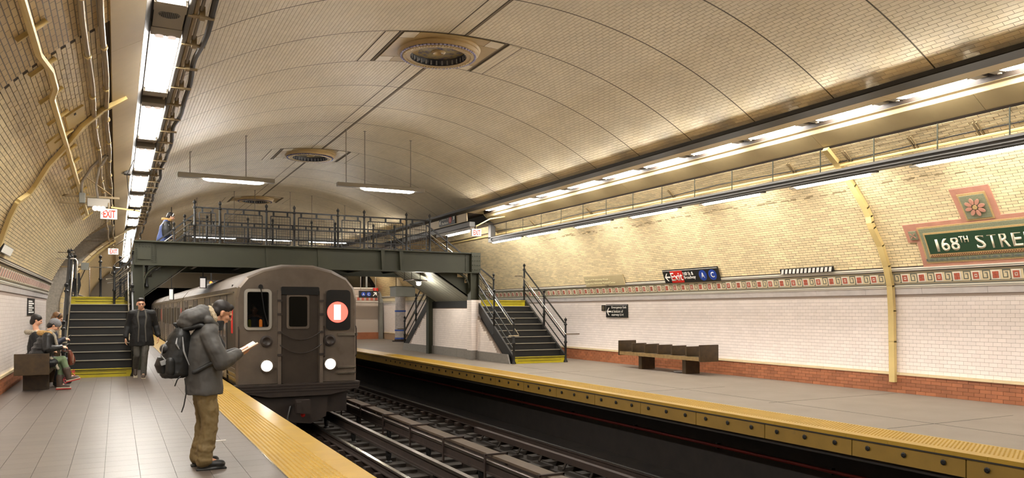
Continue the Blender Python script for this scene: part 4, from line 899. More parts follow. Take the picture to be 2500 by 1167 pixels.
# ------------------------------------------------------------------ train
TN = thing('subway_train', 'stainless subway train arriving with bright headlights and a red number one disc', 'train', (3.63, 17.5, -1.1))
XL, XR = 2.29, 4.97
def car_profile(i=0): return [(XL+.03, -.05), (XL, .35), (XL, 1.95), (XL+.03, 2.12), (2.5, 2.36), (2.84, 2.54), (3.28, 2.64), (3.98, 2.64), (4.42, 2.54), (4.76, 2.36), (XR-.03, 2.12), (XR, 1.95), (XR, .35), (XR-.03, -.05)]
def car(y0, y1, front):
    P = car_profile(); n = len(P)
    side = [p for p in P]; cx = 3.63
    def loft(rng, name, m):
        b = MB(); secs = [(y0, .97 if front else .99), (y0+.12, 1.0), (y1-.1, 1.0), (y1, .99)]; vs = []
        for y, s_ in secs: vs += [(cx+(x-cx)*s_, y, (z-1)*s_+1) for x, z in [P[i] for i in rng]]
        k = len(rng); b.add(vs, [(j*k+i, j*k+i+1, (j+1)*k+i+1, (j+1)*k+i) for j in range(3) for i in range(k-1)]); return b.build(name, m, TN, smooth=True)
    body = loft(range(0, 4), 'car_side', 'train_side'); loft(range(3, 11), 'car_roof', 'train_roof'); loft(range(10, 14), 'car_side', 'train_side')
    for yy in (y0 if not front else None, y1):
        if yy is None: continue
        b = MB(); b.prism([(x, z) for x, z in P], (0, yy, 0), (1, 0, 0), (0, 0, 1), .02); b.build('car_end', 'train_side', TN)
    b = MB(); b.bx(XL+.15, XR-.15, y0+.3, y1-.3, -.75, -.05); b.build('underframe', 'train_dark', TN)
    Ls = y1-y0
    for f in (.14, .39, .64, .89):            # doors
        yc = y0+Ls*f
        for d in (-.33, .33):
            dr = MB().bx(XL-.004, XL+.02, yc+d-.3, yc+d+.3, .02, 1.93).build('side_door', 'train', TN)
            MB().bx(XL-.010, XL+.0, yc+d-.17, yc+d+.17, .98, 1.72).build('door_window', 'glass', dr)
        MB().bx(XL-.008, XL+.0, yc-.012, yc+.012, .02, 1.93).build('door_seam', 'black', TN); 
        for d in (-.66, .66): MB().bx(XL-.012, XL, yc+d-.03, yc+d+.03, .02, 1.97).build('door_post', 'black', TN)
    for f in (.265, .515, .765):
        yc = y0+Ls*f; fr = MB().bx(XL-.008, XL, yc-.62, yc+.62, .92, 1.80).build('window_frame', 'stainless', TN); MB().bx(XL-.014, XL-.006, yc-.57, yc+.57, .97, 1.75).build('window_pane', 'glass', fr)
    for z in (.12, .22, .32, .42, .52, .62): MB().bx(XL-.006, XL, y0+.05, y1-.05, z, z+.02).build('side_flute', 'train', TN)
    MB().bx(XL-.015, XL+.01, y0+.2, y1-.2, 1.99, 2.02).build('rain_gutter', 'stainless', TN)
    MB().bx(XL-.01, XL, y0+.4, y0+.62, 1.1, 1.7).build('side_sign', 'orange' if False else 'sign_red', TN)
    for yy in (y0+2.5, y1-2.5):
        for dy in (-1, 1):
            for xx in (2.78, 4.19): MB().lathe((xx-.06, yy+dy, -.72), [(.40, 0), (.40, .03), (.37, .04), (.36, .12), (.1, .13)], 20, 'x').build('wheel', 'rail_side', TN)
for a in (17.56, 32.75, 47.95): car(a, a+14.8, a < 20)
# front mask
F = [(2.30, -.04), (2.30, 1.9), (2.35, 2.13), (2.52, 2.34), (2.86, 2.50), (3.28, 2.59), (3.98, 2.59), (4.40, 2.50), (4.74, 2.34), (4.91, 2.13), (4.96, 1.9), (4.96, -.04)]
b = MB(); n = len(F); c0 = [(x, 17.56, z) for x, z in F]; c1 = [(3.63+(x-3.63)*.965, 17.50, 1.1+(z-1.1)*.975) for x, z in F]; b.add(c0+c1+[(3.63, 17.49, 1.0)], [(i, i+1, i+1+n, i+n) for i in range(n-1)]+[(n-1, 0, n, 2*n-1)]+[(n+i, n+i+1, 2*n) for i in range(n-1)]+[(2*n-1, n, 2*n)]); b.build('front_plate', 'train', TN)
def rrect(x0, x1, z0, z1, r=.06, n=3):
    o = []
    for cx_, cz, a0_ in ((x1-r, z1-r, 0), (x0+r, z1-r, 90), (x0+r, z0+r, 180), (x1-r, z0+r, 270)):
        for k in range(n+1): a = math.radians(a0_+90*k/n); o.append((cx_+r*math.cos(a), cz+r*math.sin(a)))
    return o
def fplate(name, x0, x1, z0, z1, y, d, m, r=.06, label=None, par=None):
    b = MB(); b.prism(rrect(x0, x1, z0, z1, r), (0, y, 0), (1, 0, 0), (0, 0, 1), d); return b.build(name, m, par or TN, label=label)
o = fplate('cab_window', 2.46, 3.04, 1.18, 2.08, 17.49, .045, 'pipe_grey', .09, 'rounded cab window with bright frame'); fplate('window_pane', 2.52, 2.98, 1.24, 2.02, 17.44, .02, 'glass', .06, par=o)
b = MB(); b.tube([(2.8, 17.41, 2.12), (2.87, 17.40, 1.6), (2.95, 17.41, 1.3)], .012, 6); b.lathe((2.8, 17.44, 2.13), [(.05, -.03), (.05, .03)], 10, 'y'); b.build('wiper', 'black', TN)
o = fplate('front_door', 3.26, 4.06, -.02, 2.10, 17.50, .03, 'train_door', .05, 'recessed dark end door'); fplate('door_header', 3.24, 4.08, 1.96, 2.14, 17.47, .04, 'black', .03, par=o)
fplate('door_window_frame', 3.36, 3.86, 1.2, 1.97, 17.465, .02, 'train', .05, par=o); fplate('door_window', 3.41, 3.81, 1.25, 1.92, 17.45, .02, 'glass', .04, par=o)
for x in (3.2, 4.12): MB().bx(x-.035, x+.035, 17.40, 17.49, -.02, 2.05).build('door_grab_post', 'train', TN)
for x in (3.2, 4.12):
    for z in (.6, 1.1, 1.5, 1.8): MB().bx(x-.05, x+.05, 17.375, 17.41, z, z+.05).build('chain_bracket', 'train_dark', TN)
for z0_, sag in ((1.15, .2), (.85, .2)):
    MB().tube([(3.2+.92*t, 17.38, z0_-sag*4*t*(1-t)) for t in np.linspace(0, 1, 9)], .012, 5).build('safety_chain', 'train_dark', TN)
o = fplate('route_window', 4.25, 4.80, 1.16, 2.08, 17.49, .045, 'black', .08, 'black window holding the route disc')
b = MB(); b.lathe((4.50, 17.435, 1.57), [(0, -.012), (.235, -.012), (.24, 0)], 32, 'y'); b.build('route_disc', 'route_red', TN, label='glowing red disc')
text('1', TN, 'route_white', (4.49, 17.42, 1.40), (1, 0, 0), (0, 0, 1), .34, .15, ex=.006, align='C', bold=.03, name='route_numeral')
for x, mm in ((2.93, 'headlamp_big'), (4.33, 'headlamp')):
    b = MB(); b.lathe((x, 17.49, .39), [(.15, 0), (.15, -.07), (.12, -.075), (.11, -.05)], 20, 'y'); b.build('headlight_rim', 'train', TN, smooth=True)
    b = MB(); b.lathe((x, 17.44, .39), [(0, -.04), (.07, -.03), (.115, 0)], 20, 'y'); b.build('headlight_lens', mm, TN, smooth=True, label='blazing white headlight')
    b = MB(); b.lathe((x, 17.49, .93), [(.13, 0), (.13, -.05), (.09, -.06), (.04, -.03)], 20, 'y'); b.build('horn_grille', 'train_dark', TN, smooth=True)
MB().bx(4.5, 4.97, 17.44, 17.50, 1.03, 1.09).build('grab_bar', 'stainless', TN)
for z in (.30, .17): MB().bx(4.5, 4.93, 17.44, 17.50, z-.015, z+.015).build('step_bar', 'stainless', TN)
for x in (4.2, 4.93, 2.34): MB().tube([(x, 17.47, .55), (x, 17.42, .6), (x, 17.42, 1.2), (x, 17.47, 1.25)], .014, 6).build('grab_iron', 'train_dark', TN)
b = MB(); b.prism([(2.26, -.02), (5.0, -.02), (4.98, -.16), (4.3, -.30), (2.95, -.30), (2.28, -.16)], (0, 17.35, 0), (1, 0, 0), (0, 0, 1), -.25); b.build('anticlimber', 'train_dark', TN)
for z in (-.05, -.11, -.17): MB().bx(2.3, 4.96, 17.33, 17.36, z-.012, z+.012).build('anticlimber_rib', 'train_dark', TN)
b = MB(); b.prism([(2.45, -.28), (4.3, -.28), (4.25, -.80), (3.9, -.95), (3.5, -.9), (2.9, -.85), (2.5, -.6)], (0, 17.5, 0), (1, 0, 0), (0, 0, 1), -.3); b.build('pilot', 'train_dark', TN)
b = MB(); b.tube([(3.63, 17.6, -.5), (3.63, 17.1, -.5)], .09, 10); b.box((3.63, 17.05, -.5), (.3, .16, .3)); b.box((3.52, 16.95, -.5), (.1, .14, .24)); b.build('coupler', 'train_dark', TN)
b = MB(); b.tube([(3.4, 17.2, -.5), (3.3, 17.05, -.8), (3.5, 17.15, -.9)], .03, 6); b.build('air_hose', 'black', TN)
b = MB(); b.lathe((3.66, 17.19, -.70), [(0, -.03), (.05, -.02), (.05, 0)], 10, 'y'); b.build('red_cock', 'sign_red', TN)
def carve(o, x0, x1, y0, y1, z0, z1):
    b = MB(); b.bx(x0, x1, y0, y1, z0, z1); me = bpy.data.meshes.new('c'); me.from_pydata(b.v, [], b.f); c = link_mesh(me, 'c'); bpy.context.view_layer.update()
    md = o.modifiers.new('b', 'BOOLEAN'); md.operation = 'DIFFERENCE'; md.object = c; md.solver = 'EXACT'
    dg = bpy.context.evaluated_depsgraph_get(); me2 = bpy.data.meshes.new_from_object(o.evaluated_get(dg)); o.modifiers.clear(); o.data = me2; bpy.data.objects.remove(c)
for o in list(TN.children):
    if o.name.startswith('front_plate') or o.name.startswith('cab_window'): carve(o, 2.53, 2.97, 17.2, 17.9, 1.25, 2.01)
M['cab_glass'] = mat('cab_glass', '0c0c0a', .06, spec=.8); _b = M['cab_glass'].node_tree.nodes['Principled BSDF']; _b.inputs['Alpha'].default_value = .35
for o in TN.children_recursive:
    if o.name.startswith('window_pane') and o.parent.name.startswith('cab_window'): o.data.materials[0] = M['cab_glass']
MB().bx(2.34, 4.9, 18.5, 18.55, 0, 2.2).build('cab_partition', 'train_dark', TN)

# ------------------------------------------------------------------ wall fittings, mosaic, signs
def wslab(P, name, m, side, y0, y1, z0, z1, out, th=.012, n=1, **kw):
    b = MB()
    for i in range(n):
        za, zb_ = z0+(z1-z0)*i/n, z0+(z1-z0)*(i+1)/n; pa, ta, na = wall_frame(side, za); pb, tb, nb_ = wall_frame(side, zb_); vs = []
        for p, nn in ((pa, na), (pb, nb_)):
            for y in (y0, y1):
                for o in (out-th, out): q = p+nn*o; vs.append((q.x, y, q.z))
        b.add(vs, [(0, 1, 3, 2), (4, 6, 7, 5), (0, 4, 5, 1), (2, 3, 7, 6), (1, 5, 7, 3), (0, 2, 6, 4)])
    return b.build(name, m, P, **kw)
MS = thing('station_mosaic', 'large green station name mosaic reading 168TH STREET in a salmon terracotta frame', 'mosaic', (13.4, 7.9, 2.4))
ws = lambda name, m, y0, y1, z0, z1, out, n=4, **kw: wslab(MS, name, m, 1, y0, y1, z0, z1, out, .03, n, **kw)
ws('terracotta_panel', 'terra', 6.6, 9.2, 2.43, 3.21, .028, 6); ws('terracotta_ear', 'terra', 9.2, 9.37, 2.89, 3.21, .028, 2); ws('terracotta_ear', 'terra', 6.43, 6.6, 2.89, 3.21, .028, 2); ws('terracotta_crest', 'terra', 7.58, 8.24, 3.21, 3.69, .028, 4)
ws('sage_border', 'mosaic_gold', 6.69, 9.11, 2.49, 3.14, .036, 5); ws('sage_field', 'mosaic_sage', 6.72, 9.08, 2.515, 3.115, .042, 5); ws('gold_line', 'mosaic_gold', 6.78, 9.02, 2.62, 3.04, .048, 4)
ws('green_field', 'mosaic_green', 6.81, 8.99, 2.665, 3.01, .054, 4, label='dark green mosaic field')
ws('gold_band', 'mosaic_gold', 6.78, 9.02, 2.60, 2.655, .05, 1)
b1, b2 = MB(), MB()
p, t, nn = wall_frame(1, 2.625); R = Matrix(((0, 1, 0), t, nn)).transposed()
for k in range(110):
    for r in range(2):
        if (k+r) % 2: b1.box(p+nn*.053+t*(.012*(r*2-1))+Vector((0, 6.80+k*.02, 0)), (.018, .018, .006), R)
b1.build('brown_checks', mat('mosaic_brown', '6b4030', .5), MS, kind='stuff')
p, t, nn = wall_frame(1, 2.555); R = Matrix(((0, 1, 0), t, nn)).transposed()
for k in range(12):
    y = 6.9+k*.19; c = p+nn*.044+Vector((0, y, 0)); 
    b = MB(); b.prism([(-.065, 0), (0, -.024), (.065, 0), (0, .024)], c, (0, -1, 0), t, .006); b.build('green_diamond', 'dark_line', MS)
    b = MB(); b.box(c+Vector((0, .095, 0)), (.03, .045, .010), R); b.build('green_block', 'dark_line', MS)
# letters
p, t, nn = wall_frame(1, 2.70); c = p+nn*.056
def let(s, y, z, h, w): q, tt, n2 = wall_frame(1, z); q = q+n2*.056; text(s, MS, 'letter', (q.x, y, q.z), (0, -1, 0), tt, h, w, ex=.005, bold=.012, name='mosaic_letters')
let('1', 8.83, 2.70, .27, .05); let('6', 8.73, 2.70, .27, .15); let('8', 8.55, 2.70, .27, .15); let('T', 8.38, 2.83, .12, .07); let('H', 8.295, 2.83, .12, .075)
for i, ch in enumerate('STREET'): let(ch, 8.10-.20*i, 2.70, .27, .155)
# crest rosette
ws('crest_frame', 'mosaic_gold', 7.67, 8.15, 3.17, 3.60, .036, 3); ws('crest_field', 'mosaic_sage', 7.70, 8.12, 3.20, 3.57, .044, 3)
p, t, nn = wall_frame(1, 3.385); 
for k in range(8):
    a = 2*math.pi*k/8+.2; b = MB(); pts = []
    for j in range(10): q = 2*math.pi*j/10; r1, r2 = .062*math.cos(q)+.115, .034*math.sin(q); pts.append((r1*math.cos(a)-r2*math.sin(a), r1*math.sin(a)+r2*math.cos(a)))
    b.prism(pts, p+nn*.056+Vector((0, 7.91, 0)), (0, -1, 0), t, .012); b.build('rosette_petal', 'terra', MS)
b = MB(); b.prism([(.04*math.cos(2*math.pi*j/12), .04*math.sin(2*math.pi*j/12)) for j in range(12)], p+nn*.06+Vector((0, 7.91, 0)), (0, -1, 0), t, .01); b.build('rosette_center', 'mosaic_gold', MS)
for ye in (9.2, 6.6):
    ws('ear_tile', 'mosaic_sage', ye-.06, ye+.09, 2.94, 3.09, .046, 1); q, tt, n2 = wall_frame(1, 3.015)
    for k in range(4):
        a = math.pi/4+math.pi/2*k; b = MB(); b.prism([(0.0, 0), (.05*math.cos(a)-.012*math.sin(a), .05*math.sin(a)+.012*math.cos(a)), (.075*math.cos(a), .075*math.sin(a)), (.05*math.cos(a)+.012*math.sin(a), .05*math.sin(a)-.012*math.cos(a))], q+n2*.052+Vector((0, ye+.015, 0)), (0, -1, 0), tt, .006); b.build('ear_petal', 'terra', MS)

def wall_sign(name, lab, side, ya, yb, z0, z1, face, out=.05, lean=True):
    T = thing(name, lab, 'sign', (wp(side, 0, z0).x, (ya+yb)/2, z0)); p0, p1 = wp(side, 0, z0, out), wp(side, 0, z1, out*.9)
    up = Vector((p1.x-p0.x, 0, p1.z-p0.z)); H = up.length; up.normalize(); n = Vector((-side*up.z, 0, side*up.x)); xd = Vector((0, -side, 0))
    b = MB(); b.box((p0+p1)/2+Vector((0, (ya+yb)/2, 0))-n*.018, (abs(yb-ya), H, .035), Matrix(((0, 1, 0), up, n)).transposed()); b.build('sign_panel', face, T)
    y_s = max(ya, yb) if side > 0 else min(ya, yb)
    def P(x, z, o=0): q = p0+up*z+n*o; return Vector((q.x, y_s+xd.y*x, q.z))
    def rect(nm, m, x0, x1, za, zb_, o=.003):
        b = MB(); b.prism([(x0, za), (x1, za), (x1, zb_), (x0, zb_)], P(0, 0), xd, up, o); return b.build(nm, m, T)
    def disc(x, z, r, m, o=.004): b = MB(); b.prism([(x+r*math.cos(2*math.pi*k/24), z+r*math.sin(2*math.pi*k/24)) for k in range(24)], P(0, 0), xd, up, o); return b.build('route_disc', m, T)
    def poly(pts, m='sign_white', o=.005, nm='arrow'): b = MB(); b.prism(pts, P(0, 0), xd, up, o); return b.build(nm, m, T)
    def txt(s_, x, z, h, w=None, m='sign_white', bold=.012, al='LEFT'): return text(s_, T, m, P(x, z, .005), xd, up, h, w, ex=.002, bold=bold, align=al)
    return T, rect, disc, poly, txt, H
def arrow_left(x, z, s_): return [(x, z), (x+.45*s_, z+.5*s_), (x+.62*s_, z+.5*s_), (x+.3*s_, z+.1*s_), (x+1.0*s_, z+.1*s_), (x+1.0*s_, z-.1*s_), (x+.3*s_, z-.1*s_), (x+.62*s_, z-.5*s_), (x+.45*s_, z-.5*s_)]
T, rect, disc, poly, txt, H = wall_sign('exit_sign', 'black sign reading Exit 168 St & Broadway with blue A and C discs', 1, 14.6, 16.75, 2.38, 2.73, 'sign_black', .07)
rect('white_line', 'sign_white', .0, 2.15, H-.035, H-.025); rect('red_panel', 'sign_red', .30, .80, .0, H-.04); poly(arrow_left(.05, H/2-.02, .22)); txt('Exit', .31, .055, .23, .47)
txt('168 St &', .83, .19, .095, .40); txt('Broadway', .83, .065, .115, .46)
for x, c in ((1.57, 'A'), (1.93, 'C')): disc(x, H/2-.02, .145, 'sign_blue'); txt(c, x, H/2-.09, .145, .12, al='C')
T, rect, disc, poly, txt, H = wall_sign('hospital_sign', 'faded beige sign with pale hospital and medical center lettering', 1, 18.65, 20.75, 2.38, 2.70, 'sign_beige', .06)
txt('NewYork-Presbyterian Hospital', .05, .17, .085, 1.35, 'sign_cream', .004); txt('Columbia University Medical Center', .05, .055, .085, 1.62, 'sign_cream', .004); txt('r:ne', 1.1, .005, .035, .16, 'black', 0)
T, rect, disc, poly, txt, H = wall_sign('conductor_board', 'black and white diagonally striped board above the frieze on the right wall', 1, 11.18, 12.62, 2.45, 2.56, 'sign_black', .08)
for k in range(13): x = .02+k*.108; poly([(x, .008), (x+.065, .008), (x+.105, H-.008), (x+.04, H-.008)], nm='white_stripe')
T, rect, disc, poly, txt, H = wall_sign('conductor_board', 'striped board seen edge-on above the frieze on the left wall', -1, 15.0, 16.3, 2.60, 2.74, 'sign_black', .09)
for k in range(12): x = .02+k*.105; poly([(x, .008), (x+.065, .008), (x+.105, H-.008), (x+.04, H-.008)], nm='white_stripe')
T, rect, disc, poly, txt, H = wall_sign('emergency_exit_sign', 'small black sign reading Emergency Exit at bottom of stairway U-4', 1, 18.72, 19.84, 1.40, 1.80, 'sign_black', .04)
rect('white_line', 'sign_white', 0, 1.12, H-.03, H-.022); poly(arrow_left(.04, H/2-.02, .24)); txt('Emergency Exit', .31, .255, .09, .77); txt('at bottom of', .31, .145, .09, .60); txt('stairway U-4', .31, .03, .09, .62)
T, rect, disc, poly, txt, H = wall_sign('small_plate', 'tiny dark plate beside the emergency exit sign', 1, 19.9, 20.1, 1.60, 1.78, 'sign_black', .03)
for k in range(4): rect('text_line', 'sign_beige', .03, .17, .04+.03*k, .048+.03*k)
T, rect, disc, poly, txt, H = wall_sign('stairway_sign', 'narrow black notice with white lines on the left wall before the stair', -1, 22.2, 23.9, 1.50, 1.92, 'sign_black', .03)
for k in range(6): rect('text_line', 'sign_white', .1, 1.0 if k % 2 else 1.4, .05+.055*k, .085+.055*k)
T = thing('uptown_sign', 'black sign reading Uptown & The Bronx with a red 1 disc on the beige fascia', 'sign', (10.6, 25.5, 4.7))
MB().bx(10.55, 10.60, 24.8, 26.3, 4.68, 5.02).build('sign_panel', 'sign_black', T); up = (0, 0, 1); xd = (0, -1, 0)
MB().bx(10.545, 10.55, 24.8, 26.3, 4.985, 4.992).build('white_line', 'sign_white', T)
text('Uptown &', T, 'sign_white', (10.548, 26.06, 4.86), xd, up, .085, .60, bold=.012); text('The Bronx', T, 'sign_white', (10.548, 26.06, 4.73), xd, up, .085, .64, bold=.012)
b = MB(); b.prism([(.12*math.cos(2*math.pi*k/24), .12*math.sin(2*math.pi*k/24)) for k in range(24)], (10.549, 25.24, 4.84), xd, up, .004); b.build('red_disc', 'sign_red', T); text('1', T, 'sign_white', (10.543, 25.24, 4.77), xd, up, .14, .05, align='C', bold=.02)
b = MB(); b.prism([(0, 0), (.12, 0), (.12, .03), (.06, .03), (.14, .13), (.11, .16), (.03, .06), (.03, .12), (0, .12)], (10.548, 26.24, 4.76), xd, up, .004); b.build('arrow', 'sign_white', T)
b = MB(); b.prism([(0, 0), (-.12, 0), (-.12, .03), (-.06, .03), (-.14, .13), (-.11, .16), (-.03, .06), (-.03, .12), (0, .12)], (10.548, 24.86, 4.82), xd, up, .004); b.build('arrow', 'sign_white', T)
T = thing('platform_sign', 'far black sign with A and C letters and a diagonal arrow', 'sign', (12.4, 41, 2.5)); MB().bx(11.9, 12.95, 41.5, 41.56, 2.33, 2.72).build('sign_panel', 'sign_black', T)
for x, c in ((12.15, 'A'), (12.45, 'C')):
    b = MB(); b.prism([(.12*math.cos(2*math.pi*k/20), .12*math.sin(2*math.pi*k/20)) for k in range(20)], (x, 41.5, 2.53), (1, 0, 0), (0, 0, 1), .006); b.build('blue_disc', 'sign_blue', T); text(c, T, 'sign_white', (x, 41.49, 2.46), (1, 0, 0), (0, 0, 1), .13, .11, align='C')
b = MB(); b.prism([(.0, .04), (.14, .18), (.05, .18), (.05, .23), (.22, .23), (.22, .06), (.17, .06), (.17, .15), (.03, 0)], (12.68, 41.49, 2.41), (1, 0, 0), (0, 0, 1), .006); b.build('arrow', 'sign_white', T)
for x in (12, 12.85): MB().tube([(x, 41.53, 2.72), (x, 41.53, 3.7)], .015, 6).build('hanger', 'fix', T)
T = thing('red_box', 'small red box on a grey conduit under the far window frame', 'box', (13.0, 42.2, 2.8)); MB().bx(12.95, 13.2, 42.15, 42.4, 2.72, 2.9).build('housing', 'sign_red', T); MB().bx(12.6, 13.4, 42.3, 42.42, 2.62, 2.70).build('conduit', 'pipe_grey', T)
def exit_sign(x, y, z, w_, h, lab, chev=True):
    T = thing('exit_light', lab, 'exit sign', (x, y, z)); MB().bx(x, x+w_, y, y+.06, z, z+h).build('case', 'fix', T); MB().bx(x+.005, x+w_-.005, y-.006, y, z+.005, z+h-.005).build('lit_face', 'exit_white', T)
    text('EXIT', T, 'exit_red', (x+w_*.17, y-.007, z+h*.14), (1, 0, 0), (0, 0, 1), h*.72, w_*.72, ex=.003, bold=.03)
    b = MB(); b.prism([(0, 0), (.03, .035), (.03, .02), (.014, 0), (.03, -.02), (.03, -.035)], (x+.015, y-.007, z+h*.5), (1, 0, 0), (0, 0, 1), .003); b.build('chevron', 'exit_red', T)
    MB().tube([(x+w_*.5, y+.03, z+h), (x+w_*.5, y+.03, z+h+.12)], .012, 6).build('stem', 'conduit_d', T); return T
T = exit_sign(-.29, 17.2, 3.42, .30, .21, 'lit red exit sign on the bracket over the left platform, nearer one')
exit_sign(-.25, 28.2, 3.44, .30, .2, 'small far lit red exit sign beyond the left stair'); 
T = exit_sign(10.2, 22.6, 4.02, .34, .24, 'lit red exit sign hanging near the right end of the footbridge'); MB().tube([(10.37, 22.63, 4.35), (10.9, 22.7, 4.62), (11.5, 22.8, 4.74)], .02, 6).build('arm', 'conduit', T)
T = thing('bracket_assembly', 'cluttered steel bracket with grey electrical box and flexible conduits over the left platform', 'bracket', (-.3, 17.3, 3.8))
for z in (3.72, 3.86): MB().bar((-.98, 17.3, z), (.05 if z > 3.8 else -.5, 17.3, z), .04, .04).build('strut', 'conduit_d', T)
MB().bar((-.1, 17.35, 3.68), (.42, 17.35, 3.63), .02, .03).build('strut', 'conduit', T); MB().bx(-.52, -.12, 17.25, 17.42, 3.66, 3.83).build('electrical_box', 'pipe_grey', T, bevel=.01); MB().bx(-.66, -.55, 17.22, 17.4, 3.72, 3.92).build('junction_box', 'grey_box', T, bevel=.008)
for k in range(3): MB().lathe((-.38+.07*k, 17.2, 3.62), [(.05, -.05), (.05, .03), (.02, .05)], 10, 'y').build('lamp_head', 'exit_white', T)
MB().tube([(-.62, 17.3, 3.92), (-.60, 17.0, 4.1), (-.42, 16.5, 4.32), (-.2, 16.2, 4.52)], .025, 8).build('flexible_conduit', 'pipe_grey', T, smooth=True); MB().tube([(-.33, 17.3, 3.83), (-.36, 17.0, 4.05), (-.3, 16.5, 4.3), (-.15, 16.2, 4.5)], .02, 8).build('flexible_conduit', 'pipe_grey', T, smooth=True)
MB().bar((-.55, 16.9, 4.2), (-.1, 17.2, 3.9), .04, .01).build('flat_brace', 'conduit_d', T)
MB().tube([(.3, 17, 4.6), (.18, 17.1, 4.3), (.22, 17.2, 3.9), (.35, 17.3, 3.7), (.2, 17.4, 3.45), (.3, 17.4, 3.3)], .008, 6).build('loose_cable', 'cable', T)
T = thing('security_camera', 'small dark camera clamped to the left light trough', 'camera', (.3, 19.2, 4.7)); MB().bx(.14, .28, 19.2, 19.35, 4.66, 4.76).build('housing', 'cable', T, bevel=.01); MB().lathe((.12, 19.27, 4.7), [(.03, -.02), (.035, .04)], 10, 'x').build('lens', 'pipe_grey', T)
# conduits
def run_pipe(name, lab, pts, r, m, cat='pipe'):
    T = thing(name, lab, cat, pts[0]); MB().tube(pts, r, 8).build('pipe_run', m, T, smooth=True); return T
T = run_pipe('conduit', 'long cream conduit with a kink running along the left brick wall', [wp(-1, y, 4.10+(.05 if 9.2 < y < 10.2 else 0), .06) for y in np.concatenate([np.arange(2, 9.1, .6), [9.3, 10.0], np.arange(10.3, 23, .8)])], .035, 'conduit')
for y in np.arange(5.7, 23, 1.15):
    a, c = wp(-1, y, 4.22, .03), wp(-1, y, 4.00, .03); MB().bar(a, c, .035, .04).build('saddle_bracket', 'conduit', T)
for j, (dz, lab) in enumerate(((4.56, 'upper cream pipe of the pair beside the left soffit'), (4.44, 'lower cream pipe of the pair beside the left soffit'))):
    T = run_pipe('conduit', lab, [wp(-1, y, dz+.01*math.sin(y*1.3), .05) for y in np.arange(2, 40, .8)], .03, 'conduit_d')
    for y in np.arange(6, 30, 1.8): a = wp(-1, y, dz, .05); MB().lathe(a, [(.04, -.03), (.04, .03)], 8, 'y').build('coupling', 'conduit', T)
for k, (y0, y1, z0, z1) in enumerate(((11.7, 12.5, 4.18, 4.36), (12.35, 13.1, 3.93, 4.08))):
    T = thing('wall_plate', ['beige steel plate crossing the arched conduit on the left wall, upper', 'beige steel angle stub crossing the arched conduit on the left wall, lower'][k], 'bracket', (-.5, y0, z0)); wslab(T, 'plate', 'conduit', -1, y0, y1, z0, z1, .03, .03, 2)
    if k == 0: wslab(T, 'slot', 'cable', -1, y0+.1, y0+.2, z0+.08, z0+.1, .034, .01)
def strap_conduit(lab, side, pts, w_=.13, d=.07):
    T = thing('arched_conduit', lab, 'conduit', (pts[-1][0], pts[-1][1], pts[-1][2])); 
    for i, (a, c) in enumerate(zip(pts, pts[1:])):
        a, c = Vector(a), Vector(c); dd = (c-a).normalized(); b = MB(); ydir = Vector((0, 1, 0)); ydir = (ydir-dd*ydir.dot(dd)).normalized(); n = dd.cross(ydir)
        vs = []
        for P_ in (a-dd*.012, c+dd*.012):
            for x, y in ((-1, -1), (1, -1), (1, 1), (-1, 1)): vs.append(P_+ydir*x*w_/2+n*y*d/2)
        b.add(vs, [(3, 2, 1, 0), (4, 5, 6, 7), (0, 1, 5, 4), (1, 2, 6, 5), (2, 3, 7, 6), (3, 0, 4, 7)]); b.build('duct_section', 'conduit', T)
    return T
strap_conduit('cream rectangular duct bending down the right tiled wall past the bench', 1, [wp(1, 9.92, z, o) for z, o in ((4.62, .05), (4.4, .05), (4.0, .05), (3.6, .05), (3.45, .06), (3.36, .11), (3.26, .12), (2.9, .08), (2.5, .08), (2.1, .08), (1.6, .07), (1.0, .07), (.22, .07))], .12, .075)
strap_conduit('cream duct arching down the left brick wall from the soffit', -1, [(.12, 12.4, 4.68)]+[wp(-1, y, z, .05) for y, z in ((12.45, 4.52), (12.7, 4.32), (13.25, 4.10), (13.55, 3.86), (14.1, 3.60), (14.2, 3.46), (13.9, 3.30), (14.2, 3.10), (14.6, 2.88), (14.85, 2.70))], .10, .06)
strap_conduit('far cream duct arching down the left wall beyond the stair niche', -1, [wp(-1, 36.2, z, .08) for z in (4.6, 4.3, 4.0, 3.7, 3.55, 3.4, 3.0, 2.6)], .12, .08)
T = run_pipe('conduit', 'cream conduit running behind the hanging channel on the right brick wall', [wp(1, y, 4.36, .06) for y in np.arange(3, 40, 1.0)], .03, 'conduit'); 
T = run_pipe('conduit', 'thin dark cable sagging along the cream conduit on the right brick wall', [wp(1, y, 4.42+.02*math.sin(y*1.1), .05) for y in np.arange(3, 30, .5)], .012, 'cable', 'cable')
for k, y in enumerate((7.2, 8.3, 9.6, 10.9, 14.6, 18.2, 21.5, 24.2)):
    T = thing('pipe_clip', 'small brown clip on the upper right brick wall, %s' % ORD[k], 'clip', tuple(wp(1, y, 4.42))); 
    for e in (0, .06): a, c = wp(1, y+e, 4.34, .05), wp(1, y+e, 4.54, .04); MB().bar(a, c, .02, .03).build('prong', 'conduit_d', T)
